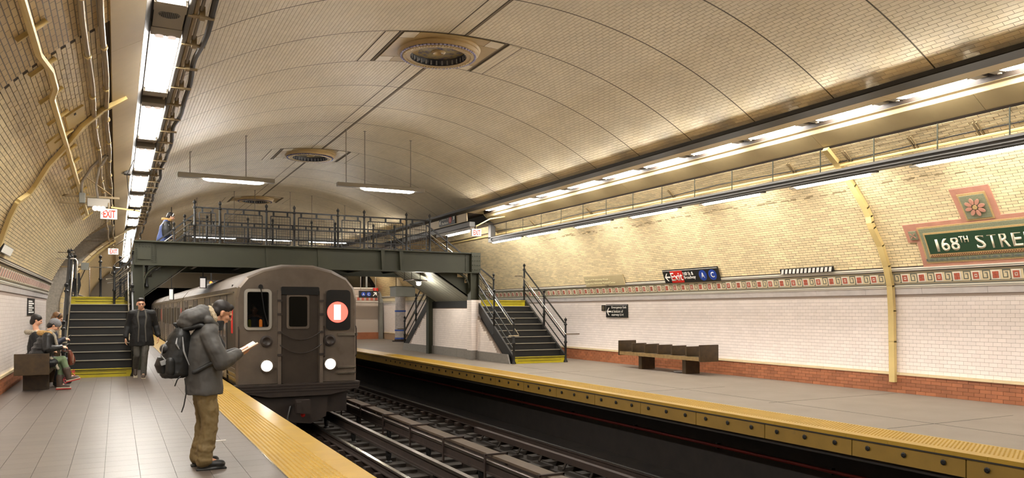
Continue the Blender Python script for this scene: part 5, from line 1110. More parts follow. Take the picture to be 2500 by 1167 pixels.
T = thing('wall_box', 'small grey box with a hanging black flag shape beyond the left stair', 'box', (-1.0, 27.5, 2.6)); MB().bx(-1.12, -.88, 30.9, 31.1, 3.05, 3.3).build('housing', 'grey_box', T); MB().tube([(-1.0, 31, 3.05), (-1.1, 31, 2.8), (-1.25, 31, 2.4)], .015, 6).build('cable', 'cable', T); b = MB(); b.prism([(-1.28, 2.9), (-1.16, 2.95), (-1.12, 2.5), (-1.2, 2.15), (-1.42, 2.3), (-1.45, 2.4)], (0, 31, 0), (1, 0, 0), (0, 0, 1), .03); b.build('hanging_cover', 'steel_black', T); MB().bx(-1.9, -.98, 31.0, 31.06, 3.12, 3.18).build('arm', 'conduit_d', T)
T = thing('wrapped_column', 'round column wrapped in clouded plastic with strips of blue tape', 'column', (13.2, 38.2, 0)); b = MB(); b.lathe((13.15, 38.2, 0), [(.27, .12), (.28, 1.0), (.26, 1.8), (.28, 2.55), (.25, 2.6)], 14); b.build('plastic_wrap', 'wrap', T, smooth=True)
b = MB(); b.lathe((13.15, 38.2, 0), [(.42, 0), (.42, .05), (.3, .06), (.3, .12)], 14); b.build('column_base', 'rail_side', T); b = MB(); b.lathe((13.15, 38.2, 0), [(.17, 2.6), (.17, 4.6)], 12); b.build('column_shaft', 'cream', T)
for z in (.13, .55, 1.55, 2.45): b = MB(); b.lathe((13.15, 38.2, z), [(.285, 0), (.29, .03), (.285, .08)], 14); b.build('blue_tape', 'blue_tape', T)
T = thing('floor_scrap', 'small pale paper strip lying on the left floor beside the yellow edge', 'litter', (1.1, 10.1, .0)); MB().box((1.12, 10.0, .006), (.16, .02, .012), Matrix.Rotation(.2, 3, 'Z')).build('paper_strip', 'sign_white', T)
T = thing('news_scrap', 'folded pale paper under the right bench', 'litter', (12.9, 15.9, 0)); MB().box((12.98, 15.6, .03), (.25, .30, .02), Matrix.Rotation(.3, 3, 'Z')).build('folded_paper', 'packgrey', T)
# benches
def bench(lab, x0, x1, y0, y1, n, face):
    T = thing('wooden_bench', lab, 'bench', ((x0+x1)/2, (y0+y1)/2, 0), group='platform benches')
    xs_ = (x0, x1); 
    for k in range(4): w_ = (x1-x0-.04)/4; MB().bx(x0+.02+w_*k, x0+.02+w_*(k+1)-.006, y0, y1, .40, .45).build('seat_slat', 'wood', T, bevel=.004)
    MB().bx(x0, x0+.035, y0, y1, .36, .455).build('front_rail', 'wood_top', T); MB().bx(x1-.035, x1, y0, y1, .36, .455).build('back_rail', 'wood', T)
    for k in range(n+1):
        y = y0+(y1-y0)*k/n; e = k in (0, n); zt = .76 if e else .70
        MB().bx(x0-.01 if e else x0+.04, x1 if e else x1-.06, y-.03, y+.03, .34 if e else .45, zt).build('end_panel' if e else 'seat_divider', 'wood', T, bevel=.006)
    for yy in (y0+(y1-y0)*.2, y0+(y1-y0)*.74): MB().bx(x0+.08, x1-.05, yy-.07, yy+.07, 0, .40).build('bench_leg', 'wood', T); MB().bx(x0+.1, x1-.1, yy-.12, yy+.12, .34, .40).build('leg_cleat', 'wood', T)
    return T
bench('empty dark wooden bench with seat dividers against the right white tiled wall', 12.72, 13.30, 14.6, 18.0, 6, -1)
bench('dark wooden bench against the left wall with people sitting on it', -1.76, -1.18, 17.62, 20.9, 6, 1)

# ------------------------------------------------------------------ people
def V3(*a): return Vector(a)
class Prim:
    def __init__(s): s.m = MB()
    def cap(s, p0, p1, r0, r1=None, n=12, flat=None):
        r1 = r0 if r1 is None else r1; p0, p1 = Vector(p0), Vector(p1); d = p1-p0; L = d.length
        if L < 1e-5: d = V3(0, 0, 1)
        d = d.normalized(); up = V3(0, 1, 0) if abs(d.y) < .8 else V3(1, 0, 0); a = d.cross(up).normalized(); b = d.cross(a); rings = []
        for k in range(4): t = -math.pi/2+math.pi/2*(k+.35)/4; rings.append((p0+d*r0*math.sin(t), r0*math.cos(t)))
        rings.append((p0, r0)); rings.append((p1, r1))
        for k in range(4): t = math.pi/2*(k+.65)/4; rings.append((p1+d*r1*math.sin(t), r1*math.cos(t)))
        fa = flat or 1; vs = [c+(a*math.cos(2*math.pi*j/n)*fa+b*math.sin(2*math.pi*j/n))*r for c, r in rings for j in range(n)]; k = len(rings)
        fs = [(i*n+j, i*n+(j+1) % n, (i+1)*n+(j+1) % n, (i+1)*n+j) for i in range(k-1) for j in range(n)]+[tuple(range(n-1, -1, -1)), tuple((k-1)*n+j for j in range(n))]
        s.m.add(vs, fs); return s
    def chain(s, pts, rs):
        for i in range(len(pts)-1): s.cap(pts[i], pts[i+1], rs[i], rs[i+1])
        return s
    def ell(s, c, r, R=None, n=16):
        vs = []; c = Vector(c); k = 9
        for i in range(1, k):
            t = -math.pi/2+math.pi*i/k
            for j in range(n):
                q = V3(r[0]*math.cos(t)*math.cos(2*math.pi*j/n), r[1]*math.cos(t)*math.sin(2*math.pi*j/n), r[2]*math.sin(t)); vs.append(c+(R @ q if R is not None else q))
        fs = [(i*n+j, i*n+(j+1) % n, (i+1)*n+(j+1) % n, (i+1)*n+j) for i in range(k-2) for j in range(n)]+[tuple(range(n-1, -1, -1)), tuple((k-2)*n+j for j in range(n))]
        s.m.add(vs, fs); return s
    def loft(s, rings, n=20):                  # rings: (centre, rx, ry[, tilt axis z-rotation])
        vs = []
        for c, rx, ry in rings:
            c = Vector(c)
            for j in range(n): t = 2*math.pi*j/n; vs.append(c+V3(rx*math.cos(t), ry*math.sin(t), 0))
        k = len(rings); fs = [(i*n+j, i*n+(j+1) % n, (i+1)*n+(j+1) % n, (i+1)*n+j) for i in range(k-1) for j in range(n)]+[tuple(range(n-1, -1, -1)), tuple((k-1)*n+j for j in range(n))]
        s.m.add(vs, fs); return s
    def box(s, c, d, R=None): s.m.box(c, d, R); return s
    def build(s, name, m, P, vox=.011, sm=3, disp=0, dscale=.12, label=None):
        me = bpy.data.meshes.new(name); me.from_pydata([tuple(v) for v in s.m.v], [], s.m.f)
        bm = bmesh.new(); bm.from_mesh(me); bmesh.ops.recalc_face_normals(bm, faces=bm.faces); bm.to_mesh(me); bm.free()
        o = link_mesh(me, name); md = o.modifiers.new('r', 'REMESH'); md.mode = 'VOXEL'; md.voxel_size = vox
        if sm: q = o.modifiers.new('s', 'SMOOTH'); q.factor = .5; q.iterations = sm
        if disp:
            tx = bpy.data.textures.new('f', 'CLOUDS'); tx.noise_scale = dscale; tx.noise_depth = 2; q = o.modifiers.new('d', 'DISPLACE'); q.texture = tx; q.strength = disp; q.mid_level = .5; q.texture_coords = 'LOCAL'
        dg = bpy.context.evaluated_depsgraph_get(); me2 = bpy.data.meshes.new_from_object(o.evaluated_get(dg)); o.modifiers.clear(); o.data = me2; me2.name = name
        for p in me2.polygons: p.use_smooth = True
        me2.materials.clear(); me2.materials.append(M[m]); o.parent = P
        if label: o['label'] = label
        return o
def rot(yaw=0, pitch=0, roll=0): return (Matrix.Rotation(yaw, 3, 'Z') @ Matrix.Rotation(pitch, 3, 'Y') @ Matrix.Rotation(roll, 3, 'X'))
def head_prims(B, c, R, s=1.0):
    f = lambda x, y, z: Vector(c)+R @ (V3(x, y, z)*s)
    B.ell(f(-.012, 0, .035), (.098*s, .078*s, .088*s), R); B.ell(f(.022, 0, -.03), (.068*s, .060*s, .075*s), R); B.cap(f(.045, 0, -.088), f(.058, 0, -.090), .026*s, .020*s)
    B.cap(f(.084, 0, .012), f(.106, 0, -.022), .010*s, .015*s); B.cap(f(.082, -.03, .028), f(.082, .03, .028), .014*s)
    B.cap(f(.084, -.018, -.054), f(.084, .018, -.054), .010*s); 
    for y in (-1, 1): B.ell(f(-.008, y*.080, -.008), (.020*s, .010*s, .032*s), R); B.ell(f(.058, y*.036, -.02), (.03*s, .026*s, .026*s), R)
def eyes(P, c, R, s=1.0):
    for y in (-1, 1):
        b = Prim(); b.ell(Vector(c)+R @ (V3(.082, y*.030, .006)*s), (.012*s, .015*s, .009*s), R, 10); me = MB(); me.v, me.f = b.m.v, b.m.f
        m2 = bpy.data.meshes.new('eye'); m2.from_pydata([tuple(v) for v in me.v], [], me.f); m2.materials.append(M['hair']); link_mesh(m2, 'eye', P)
def hand(B, w, d, up, side, s=1.0, curl=.5, grip=None):
    """palm from wrist w along d, up = back-of-hand normal; side=+1 thumb on the left of d"""
    w, d, up = Vector(w), Vector(d).normalized(), Vector(up).normalized(); up = (up-d*up.dot(d)).normalized(); sd = up.cross(d)*side
    for k, off in enumerate((-.030, -.010, .010, .030)): B.cap(w+d*.01, w+d*.085*s+sd*off*s, .016*s, .012*s)
    for k, (off, L) in enumerate(((.033, .072), (.011, .080), (-.011, .075), (-.033, .060))):
        p = w+d*.088*s+sd*off*s; a = curl; q = p
        for j, fr in enumerate((.45, .32, .26)):
            dd = d*math.cos(a)-up*math.sin(a); q2 = q+dd*L*fr*s; B.cap(q, q2, .0095*s-.0008*j, .0088*s-.0008*j, 8); q = q2; a += curl*.9
    p = w+d*.03*s+sd*.022*s; q = p+(d*.5+sd*.85-up*.25).normalized()*.04*s; q2 = q+(d*.85+sd*.35-up*.4).normalized()*.032*s; q3 = q2+(d*.9-up*.5).normalized()*.024*s
    B.cap(p, q, .014*s, .012*s, 8); B.cap(q, q2, .0115*s, .0105*s, 8); B.cap(q2, q3, .0105*s, .009*s, 8)
def figure(P, J, skin, hc, R, hs=1.0, curl=.5, vox=.0085, hands=None, bend=1.0):
    """one continuous body from a dict of joints"""
    B = Prim(); head_prims(B, hc, R, hs); nk = J['neck']; B.cap(Vector(hc)+R @ V3(-.015, 0, -.07)*hs, nk, .052*hs, .058*hs)
    B.cap(nk, J['chest'], .07, .12); B.ell(J['chest'], (.115, .165, .17), rot(0, J.get('lean', 0))); B.cap(J['chest'], J['waist'], .12, .12); B.cap(J['waist'], J['pelvis'], .12, .135)
    for s_ in 'LR':
        sh, el, wr = J['sh'+s_], J['el'+s_], J['wr'+s_]; B.cap(nk, sh, .06, .058); B.chain([sh, el, wr], [.055, .042, .028])
        hp, kn, an = J['hp'+s_], J['kn'+s_], J['an'+s_]; B.cap(J['pelvis'], hp, .12, .095); B.chain([hp, kn, an], [.092, .058, .040]); to = J['to'+s_]; B.cap(an, to, .042, .03)
        hd = J['hd'+s_]; hand(B, wr, Vector(hd[0]), Vector(hd[1]), (1 if s_ == 'R' else -1)*hd[2] if len(hd) > 2 else (1 if s_ == 'R' else -1), hs, curl)
    return B.build('body', skin, P, vox, 2)

# the reader with the backpack
P = thing('person', 'man in a grey hooded parka and khaki trousers reading a book at the platform edge', 'person', (.80, 8.40, 0), 0)
hc = V3(.165, 0, 1.575); R = rot(.05, .5); 
J = dict(neck=V3(.075, 0, 1.44), chest=V3(.0, 0, 1.22), waist=V3(-.01, 0, 1.02), pelvis=V3(-.01, 0, .90), lean=.15,
         shR=V3(.03, -.20, 1.37), elR=V3(.13, -.25, 1.09), wrR=V3(.30, -.10, 1.165), shL=V3(.03, .20, 1.37), elL=V3(.15, .25, 1.09), wrL=V3(.32, .10, 1.165),
         hpR=V3(-.01, -.10, .88), knR=V3(.04, -.11, .48), anR=V3(-.02, -.11, .10), toR=V3(.14, -.13, .045), hpL=V3(-.01, .10, .88), knL=V3(.01, .10, .48), anL=V3(-.05, .11, .10), toL=V3(.11, .13, .045),
         hdR=((1, .25, .05), (0, -.5, -1)), hdL=((1, -.25, .05), (0, .5, -1)))
figure(P, J, 'skin', hc, R, 1.0, .45, vox=.007); eyes(P, hc, R)
b = Prim(); b.ell(hc+R @ V3(-.022, 0, .052), (.100, .086, .083), R); b.ell(hc+R @ V3(-.055, 0, .0), (.062, .078, .075), R); b.cap(hc+R @ V3(.045, -.035, .095), hc+R @ V3(.045, .035, .095), .030); b.build('hair', 'hair', P, .008, 3)
b = Prim()
b.loft([((-.005, 0, .755), .178, .228), ((-.005, 0, .80), .182, .232), ((-.01, 0, .95), .178, .225), ((-.015, 0, 1.10), .182, .232), ((-.01, 0, 1.22), .178, .238), ((.0, 0, 1.33), .150, .235), ((.02, 0, 1.41), .11, .17), ((.045, 0, 1.455), .085, .11)])
for s_ in (-1, 1):
    b.chain([(.02, s_*.20, 1.345), (.07, s_*.26, 1.22), (.13, s_*.265, 1.09)], [.092, .086, .082]); b.chain([(.13, s_*.265, 1.09), (.22, s_*.19, 1.115), (.305, s_*.11, 1.16)], [.082, .075, .058])
for s_ in (-1, 1): b.cap((.05, s_*.03, 1.43), (.03, s_*.19, 1.375), .078, .09)
b.build('parka', 'jacket', P, .009, 3, disp=.03, dscale=.15)
b = Prim(); b.ell((-.10, 0, 1.535), (.16, .16, .10), rot(0, -.25)); b.ell((-.17, 0, 1.475), (.10, .14, .075), rot(0, .2)); b.ell((-.02, 0, 1.555), (.11, .145, .11), rot(0, .5)); b.cap((.08, -.10, 1.45), (.03, -.12, 1.50), .05, .055); b.cap((.08, .10, 1.45), (.03, .12, 1.50), .05, .055); b.build('hood', 'jacket', P, .009, 3, disp=.03, dscale=.12)
b = Prim(); pts = [V3(.085+.03*math.sin(t)-.05*(1-abs(math.cos(t)))*0-.07*max(0, math.sin(t)), .125*math.cos(t), 1.525+.105*math.sin(t)) for t in np.linspace(-.35, math.pi+.35, 12)]; b.chain(pts, [.026]*12); b.build('fur_trim', 'fur', P, .008, 1, disp=.02, dscale=.018)
b = Prim(); b.loft([((.09, 0, 1.40), .085, .10), ((.105, 0, 1.46), .082, .088), ((.12, 0, 1.50), .075, .08)]); b.build('collar', 'coat_black', P, .008, 2)
def trousers(P, J, m, r, hem=.06, vox=.010, extra=(), disp=.02):
    b = Prim(); b.ell(J['pelvis']+V3(0, 0, .0), (r*1.1, r*1.45, .11))
    for s_ in 'LR':
        hp, kn, an = J['hp'+s_], J['kn'+s_], J['an'+s_]; d = (an-kn).normalized(); b.chain([hp, (hp+kn)/2, kn, (kn+an)/2, an-d*.0], [r, r*.88, r*.74, r*.70, r*.66])
        for t in extra: q = kn.lerp(an, t); b.cap(q-V3(0, .01, .006), q+V3(0, .01, .006), r*.76)
    return b.build('trousers', m, P, vox, 2, disp=disp, dscale=.075)
trousers(P, J, 'khaki', .112, extra=(.70, .84, .97), disp=.034, vox=.009)
for s_ in 'RL':
    an, to = J['an'+s_], J['to'+s_]; b = Prim(); b.cap(an+V3(-.02, 0, -.035), to+V3(0, 0, .005), .050, .044, flat=.9); b.cap(an, an+V3(-.02, 0, -.04), .05, .052); b.box((an+to)/2+V3(-.01, 0, -.065), (.29, .095, .024)); b.build('shoe', 'shoe', P, .007, 3)
K = thing('backpack', 'black backpack with grey reflective stripes worn by the reading man', 'backpack', (.55, 8.40, .9))
def off(o, v): o.location = Vector(v)
KB = V3(.25, 0, -.9)                               # backpack parts are drawn in the man's frame
b = Prim(); b.loft([((-.28, 0, .93), .12, .13), ((-.275, 0, .96), .15, .16), ((-.27, 0, 1.10), .155, .165), ((-.25, 0, 1.25), .135, .155), ((-.235, 0, 1.36), .10, .13), ((-.22, 0, 1.43), .06, .09)]); o = b.build('pack_body', 'pack', K, .010, 4, disp=.015, dscale=.08); off(o, KB)
b = Prim(); b.loft([((-.39, 0, .98), .05, .11), ((-.40, 0, 1.06), .07, .125), ((-.385, 0, 1.14), .055, .12)]); b.cap((-.37, -.06, 1.22), (-.37, .06, 1.22), .05); o = b.build('front_pocket', 'pack', K, .010, 3); off(o, KB)
b = Prim(); b.cap((-.33, -.15, 1.0), (-.33, -.15, 1.1), .045); o = b.build('side_pocket', 'pack', K, .010, 3); off(o, KB)
for (x0, z0, x1, z1) in ((-.22, 1.34, -.16, 1.06), (-.27, 1.33, -.25, 1.22)): b = Prim(); b.chain([(x0, -.150, z0), ((x0+x1)/2-.02, -.172, (z0+z1)/2), (x1, -.170, z1)], [.006, .010, .005]); o = b.build('reflective_strip', 'packgrey', K, .005, 1); off(o, KB)
b = Prim(); b.chain([(-.36, -.12, 1.30), (-.40, -.13, 1.24), (-.41, -.12, 1.16), (-.38, -.14, 1.12)], [.006]*4); o = b.build('zip_piping', 'packgrey', K, .005, 1); off(o, KB)
b = Prim(); b.box((-.39, -.135, 1.09), (.06, .012, .05), rot(0, -.3)); o = b.build('grey_label', 'packgrey', K, .005, 1); off(o, KB)
for s_ in (-1, 1): b = Prim(); b.chain([(-.20, s_*.09, 1.42), (-.05, s_*.13, 1.455), (.08, s_*.15, 1.40), (.16, s_*.17, 1.25), (.08, s_*.24, 1.10), (-.12, s_*.22, .99)], [.024]*6); o = b.build('shoulder_strap', 'pack', K, .009, 2); off(o, KB)
b = Prim(); b.chain([(-.25, 0, 1.42), (-.29, 0, 1.47), (-.22, 0, 1.47)], [.013]*3); o = b.build('top_handle', 'pack', K, .007, 1); off(o, KB)
for pts in ([(-.24, -.15, .95), (-.27, -.17, .92), (-.29, -.16, .86)], [(-.20, -.16, .93), (-.185, -.17, .80), (-.21, -.17, .66), (-.23, -.17, .60)]): b = Prim(); b.chain(pts, [.007]*len(pts)); o = b.build('loose_strap', 'pack', K, .005, 1); off(o, KB)
KO = thing('book', 'open paperback with white pages and brown cover held by the reading man', 'book', (1.22, 8.40, 1.19))
for s_ in (-1, 1):
    R2 = Matrix.Rotation(-.52, 3, 'Y') @ Matrix.Rotation(s_*.16, 3, 'X'); c = Vector((.0, s_*.075, .015)); 
    for nm, mm, dz, dd in (('page_block', 'paper', .008, (.20, .142, .014)), ('book_cover', 'cover_brown', -.003, (.212, .15, .006))):
        b = MB(); b.box(c+R2 @ V3(0, 0, dz), dd, R2); me = bpy.data.meshes.new(nm); me.from_pydata([tuple(v) for v in b.v], [], b.f); me.materials.append(M[mm]); link_mesh(me, nm, KO)

# walking man
P = thing('person', 'man in a long black coat and grey trousers walking towards the camera beside the stair', 'person', (.53, 20.2, 0), -math.pi/2)
sc = 1.10; z = lambda *a: V3(*a)*sc
hc = z(.03, -.02, 1.60); R = rot(.08, .08)
J = dict(neck=z(0, 0, 1.46), chest=z(0, 0, 1.25), waist=z(0, 0, 1.05), pelvis=z(0, 0, .92), shR=z(0, -.20, 1.40), elR=z(-.06, -.27, 1.12), wrR=z(.03, -.31, .88), shL=z(0, .20, 1.40), elL=z(-.08, .28, 1.14), wrL=z(-.02, .32, .90),
         hpR=z(0, -.09, .90), knR=z(.03, -.10, .50), anR=z(-.28, -.11, .28), toR=z(-.30, -.11, .14), hpL=z(0, .09, .90), knL=z(.08, .05, .49), anL=z(.06, .03, .09), toL=z(.20, .02, .04), hdR=((.1, -.1, -1), (0, -1, 0)), hdL=((.1, .1, -1), (0, 1, 0)))
J['anR'] = z(-.27, -.12, .22); J['toR'] = z(-.22, -.12, .07)
figure(P, J, 'skin_l', hc, R, 1.1, .35, vox=.009); eyes(P, hc, R, 1.1)
b = Prim(); b.ell(hc+R @ V3(-.02, 0, .068)*1.1, (.108, .092, .078), R); b.ell(hc+R @ V3(-.06, 0, .01)*1.1, (.06, .085, .08), R); b.cap(hc+R @ V3(.07, -.04, .115), hc+R @ V3(.07, .04, .115), .028); b.build('hair', 'hair', P, .010, 2)
b = MB(); 
for y in (-.033, .033): b.tube([hc+R @ (V3(.098, y+.024*math.cos(t), .008+.018*math.sin(t))*1.1) for t in np.linspace(0, 2*math.pi, 9)], .003, 5)
b.tube([hc+R @ V3(.11, -.01, .012), hc+R @ V3(.11, .01, .012)], .003, 5); me = bpy.data.meshes.new('glasses'); me.from_pydata([tuple(v) for v in b.v], [], b.f); me.materials.append(M['black']); link_mesh(me, 'glasses', P)
b = Prim(); b.loft([(z(-.03, 0, .70), .17, .27), (z(-.02, 0, .80), .17, .265), (z(0, 0, 1.0), .155, .235), (z(0, 0, 1.2), .15, .225), (z(0, 0, 1.35), .135, .215), (z(0, 0, 1.43), .115, .18), (z(0, 0, 1.47), .075, .08)])
for s_ in 'LR': b.chain([J['sh'+s_]+z(0, 0, -.03), J['el'+s_], J['wr'+s_]+z(0, 0, .03)], [.085, .078, .062])
for s_ in 'LR': b.cap(J['neck']+V3(0, 0, -.04), J['sh'+s_]+V3(0, 0, -.005), .085, .092)
b.build('coat', 'coat_black', P, .011, 3, disp=.03, dscale=.13)
b = Prim()
for e in (-1, 1): b.chain([z(.07, e*.06, 1.47), z(.135, e*.085, 1.32), z(.155, e*.06, 1.12), z(.165, e*.075, .80)], [.020, .024, .018, .016])
b.build('coat_lapel', 'trouser_grey', P, .010, 2)
trousers(P, J, 'trouser_grey', .098, vox=.011)
for s_ in 'RL':
    an, to = J['an'+s_], J['to'+s_]; b = Prim(); b.cap(an+V3(0, 0, -.02), to, .05, .042); b.build('shoe', 'boot', P, .009, 2); d = (to-an); b = Prim(); b.box((an+to)/2+V3(.0, 0, -.055), (.26, .09, .02), rot(0, 0 if s_ == 'L' else 1.0)); b.build('shoe_sole', 'boot_cream', P, .008, 0)

# people on the left bench
def sitter(label, x, y, rz, coat, pants, skin, hairm, crossed, lean, hs, cap_=None, fur=None, scarf=False, boots=None, wr=None, sc=1.0, headoff=(0, 0, 0), hair_long=False, rx=.15, fat=1.0):
    P = thing('person', label, 'person', (x, y, 0), rz); l = lean
    J = dict(pelvis=V3(0, 0, .55), waist=V3(l*.35, 0, .74), chest=V3(l*.75, 0, .95), neck=V3(l, 0, 1.17), lean=l, shR=V3(l*.9, -.18, 1.09), shL=V3(l*.9, .18, 1.09), elR=V3(l*.8+.02, -.25, .84), elL=V3(l*.8+.02, .25, .84),
             hpR=V3(.02, -.09, .54), hpL=V3(.02, .09, .54), hdR=((1, .3, .1), (0, -.6, .8)), hdL=((1, -.3, .1), (0, .6, .8)))
    w_ = wr or (.36, .87); J['wrR'] = V3(w_[0], -.10, w_[1]); J['wrL'] = V3(w_[0], .08, w_[1])
    if crossed: J.update(knR=V3(.46, -.04, .63), anR=V3(.56, -.03, .27), toR=V3(.72, -.03, .23), knL=V3(.43, .06, .50), anL=V3(.40, .04, .11), toL=V3(.54, .03, .045))
    else: J.update(knR=V3(.44, -.10, .51), anR=V3(.36, -.10, .10), toR=V3(.50, -.11, .045), knL=V3(.44, .10, .51), anL=V3(.36, .10, .10), toL=V3(.50, .11, .045))
    hc = V3(l*1.0+.09, 0, 1.30)+Vector(headoff); R = rot(0, hs); figure(P, J, skin, hc, R, .96, .5, vox=.0095); eyes(P, hc, R, .96)
    b = Prim(); b.ell(hc+R @ V3(-.025, 0, .045), (.105, .092, .085), R); b.ell(hc+R @ V3(-.06, 0, -.03), (.06, .085, .09), R)
    if hair_long: b.chain([hc+R @ V3(-.05, -.05, -.06), J['neck']+V3(-.05, -.07, .0)], [.05, .04]); b.chain([hc+R @ V3(-.05, .05, -.06), J['neck']+V3(-.05, .07, .0)], [.05, .04])
    b.build('hair', hairm, P, .010, 2, disp=.008, dscale=.03)
    F_ = fat; b = Prim(); b.loft([((-.01, 0, .46), .20*F_, .23), ((.0, 0, .56), .185*F_, .225), ((l*.3, 0, .72), .165*F_, .21), ((l*.7, 0, .92), .155*F_, .215), ((l*.92, 0, 1.07), .13*F_, .205), ((l*1.0, 0, 1.17), .08, .12)])
    for s_ in 'LR': b.chain([J['sh'+s_], J['el'+s_], J['wr'+s_]], [.088, .082, .055])
    if coat == 'puffer':
        for k in range(6): zz = .58+.09*k; b.ell((l*(zz-.5)*1.5, 0, zz), (rx+.045-.012*k, .252-.008*k, .056))
        b.cap((.05, -.12, .55), (.30, -.12, .56), .10, .09); b.cap((.05, .12, .55), (.30, .12, .56), .10, .09)
    for s_ in 'LR': b.cap(J['neck']+V3(-.01, 0, -.05), J['sh'+s_], .075, .088)
    b.build('coat', coat, P, .011, 3, disp=.02, dscale=.09)
    trousers(P, J, pants, .088, vox=.011, disp=.010)
    for s_ in 'RL':
        an, to = J['an'+s_], J['to'+s_]; b = Prim(); kn = J['kn'+s_]; d = (kn-an).normalized()
        b.cap(an+V3(-.01, 0, -.03), to+V3(0, 0, .005), .05, .044); b.cap(an, an+d*(.15 if boots else .02), .060 if boots else .056, .076 if boots else .062); b.build('boot' if boots else 'shoe', boots or 'shoe', P, .008, 2)
        if boots:
            dd = (to-an).normalized() if abs((to-an).z) < .2 else V3(1, 0, 0); f = V3(dd.x, dd.y, 0).normalized(); pit = -math.atan2((to-an).z+.03, (to-an).x) if not crossed or s_ == 'L' else -.25
            RR = rot(0, 0 if s_ == 'L' else pit); mid = (an+to)/2+V3(0, 0, -.055 if s_ == 'L' else -.06)
            b = Prim(); b.box(mid+V3(.0, 0, .016), (.255, .108, .022), RR); b.build('boot_rand', 'boot_cream', P, .007, 1); b = Prim(); b.box(mid+V3(0, 0, -.006), (.27, .112, .022), RR); b.build('boot_sole', 'red_sole', P, .007, 0)
            for k in range(4): q = an.lerp(to, .15+.13*k)+V3(.02, 0, .052+.03*(3-k)*.6); MBx = Prim(); MBx.cap(q+V3(0, -.03, 0), q+V3(0, .03, .006), .006); MBx.build('lace', 'lace', P, .005, 0)
            q = an+V3(.065, -.035, .10); MBx = Prim(); MBx.chain([q, q+V3(.03, -.03, .04), q+V3(.05, -.04, -.02), q], [.005]*4); MBx.chain([q, q+V3(.02, -.03, -.05), q+V3(.05, -.03, -.09)], [.005]*3); MBx.build('lace_bow', 'lace', P, .004, 0)
    if cap_ == 'beanie': b = Prim(); b.ell(hc+R @ V3(-.02, 0, .06), (.112, .098, .088), R); b.ell(hc+R @ V3(-.06, 0, .04), (.08, .09, .09), R); b.loft([]) if False else None; b.build('beanie', 'beanie', P, .009, 3)
    if cap_ == 'band': b = Prim(); b.chain([hc+R @ V3(.0, .085*math.cos(t), .03+.085*math.sin(t)) for t in np.linspace(0, math.pi, 8)], [.018]*8); b.build('hair_band', 'hair', P, .007, 1)
    if fur: b = Prim(); b.chain([V3(l-.03, .16*math.cos(t), 1.15)+V3(-.14*math.sin(t), 0, .01*math.sin(t)) for t in np.linspace(-.3, math.pi+.3, 9)], [.050]*9); b.build('fur_hood', fur, P, .010, 1, disp=.02, dscale=.025)
    if scarf:
        b = Prim(); b.chain([V3(l+.02, -.09, 1.20), V3(l+.10, -.12, 1.10), V3(l+.13, -.12, .95), V3(l+.15, -.10, .85)], [.035, .03, .028, .03]); b.ell((l+.03, 0, 1.19), (.09, .10, .05)); b.chain([V3(.25, -.15, .66), V3(.33, -.15, .58), V3(.36, -.15, .48), V3(.38, -.15, .44)], [.03, .03, .025, .03]); b.build('scarf', 'scarf', P, .009, 2, disp=.01, dscale=.03)
    return P, J
PA, JA = sitter('seated woman in a black puffer coat, grey beanie and green trousers with red-laced boots', -1.43, 18.02, 0, 'puffer', 'green_jean', 'skin_l', 'hair', True, .22, .75, 'beanie', 'fur2', True, 'boot', wr=(.42, .86), rx=.20, fat=1.25)
PB, JB = sitter('seated person with black hair in a taupe coat leaning back beside the left wall', -1.49, 18.75, 0, 'coat_black', 'coat_black', 'skin_l', 'hair', False, .0, .35, None, 'scarf', False, None, wr=(.25, .75), headoff=(-.08, 0, .10))
PC, JC = sitter('seated woman with brown hair and a hair band, navy coat, holding a phone', -1.42, 19.45, 0, 'navy', 'navy', 'skin_l', 'hair_brown', False, .16, .5, 'band', None, False, None, wr=(.38, .98), headoff=(.02, 0, .14))
for (PP, JJ, lab, zz) in ((PA, JA, 'phone held by the woman in the grey beanie', .86), (PC, JC, 'phone held by the woman with brown hair', 1.0)):
    T = thing('phone', lab, 'phone', tuple(PP.location+V3(JJ['wrR'].x+.10, -.0, zz+.03))); me = MB(); me.box((0, 0, 0), (.14, .07, .010), rot(0, -.7)); m2 = bpy.data.meshes.new('phone_case'); m2.from_pydata([tuple(v) for v in me.v], [], me.f); m2.materials.append(M['phone']); link_mesh(m2, 'phone_case', T)
    me = MB(); me.box(rot(0, -.7) @ V3(0, 0, .006), (.125, .06, .002), rot(0, -.7)); m2 = bpy.data.meshes.new('screen'); m2.from_pydata([tuple(v) for v in me.v], [], me.f); m2.materials.append(M['lit_panel']); link_mesh(m2, 'screen', T)
T = thing('handbag', 'brown leather handbag resting on the knees of the seated women', 'handbag', (-.87, 18.75, .62))
b = Prim(); b.loft([((.0, 0, -.17), .055, .13), ((.02, 0, -.08), .075, .15), ((-.0, 0, .06), .055, .14), ((-.02, 0, .15), .02, .125)]); b.build('bag_body', 'leather', T, .009, 3, disp=.01, dscale=.06); b = Prim(); b.chain([(-.02, -.09, .13), (-.08, -.08, .22), (-.16, 0, .20), (-.14, .08, .12), (-.02, .09, .13)], [.009]*5); b.build('bag_strap', 'leather', T, .006, 1); b = Prim(); b.chain([(.05, -.13, -.12), (.055, -.135, .05)], [.006]*2); b.build('zip', 'boot_cream', T, .005, 0)

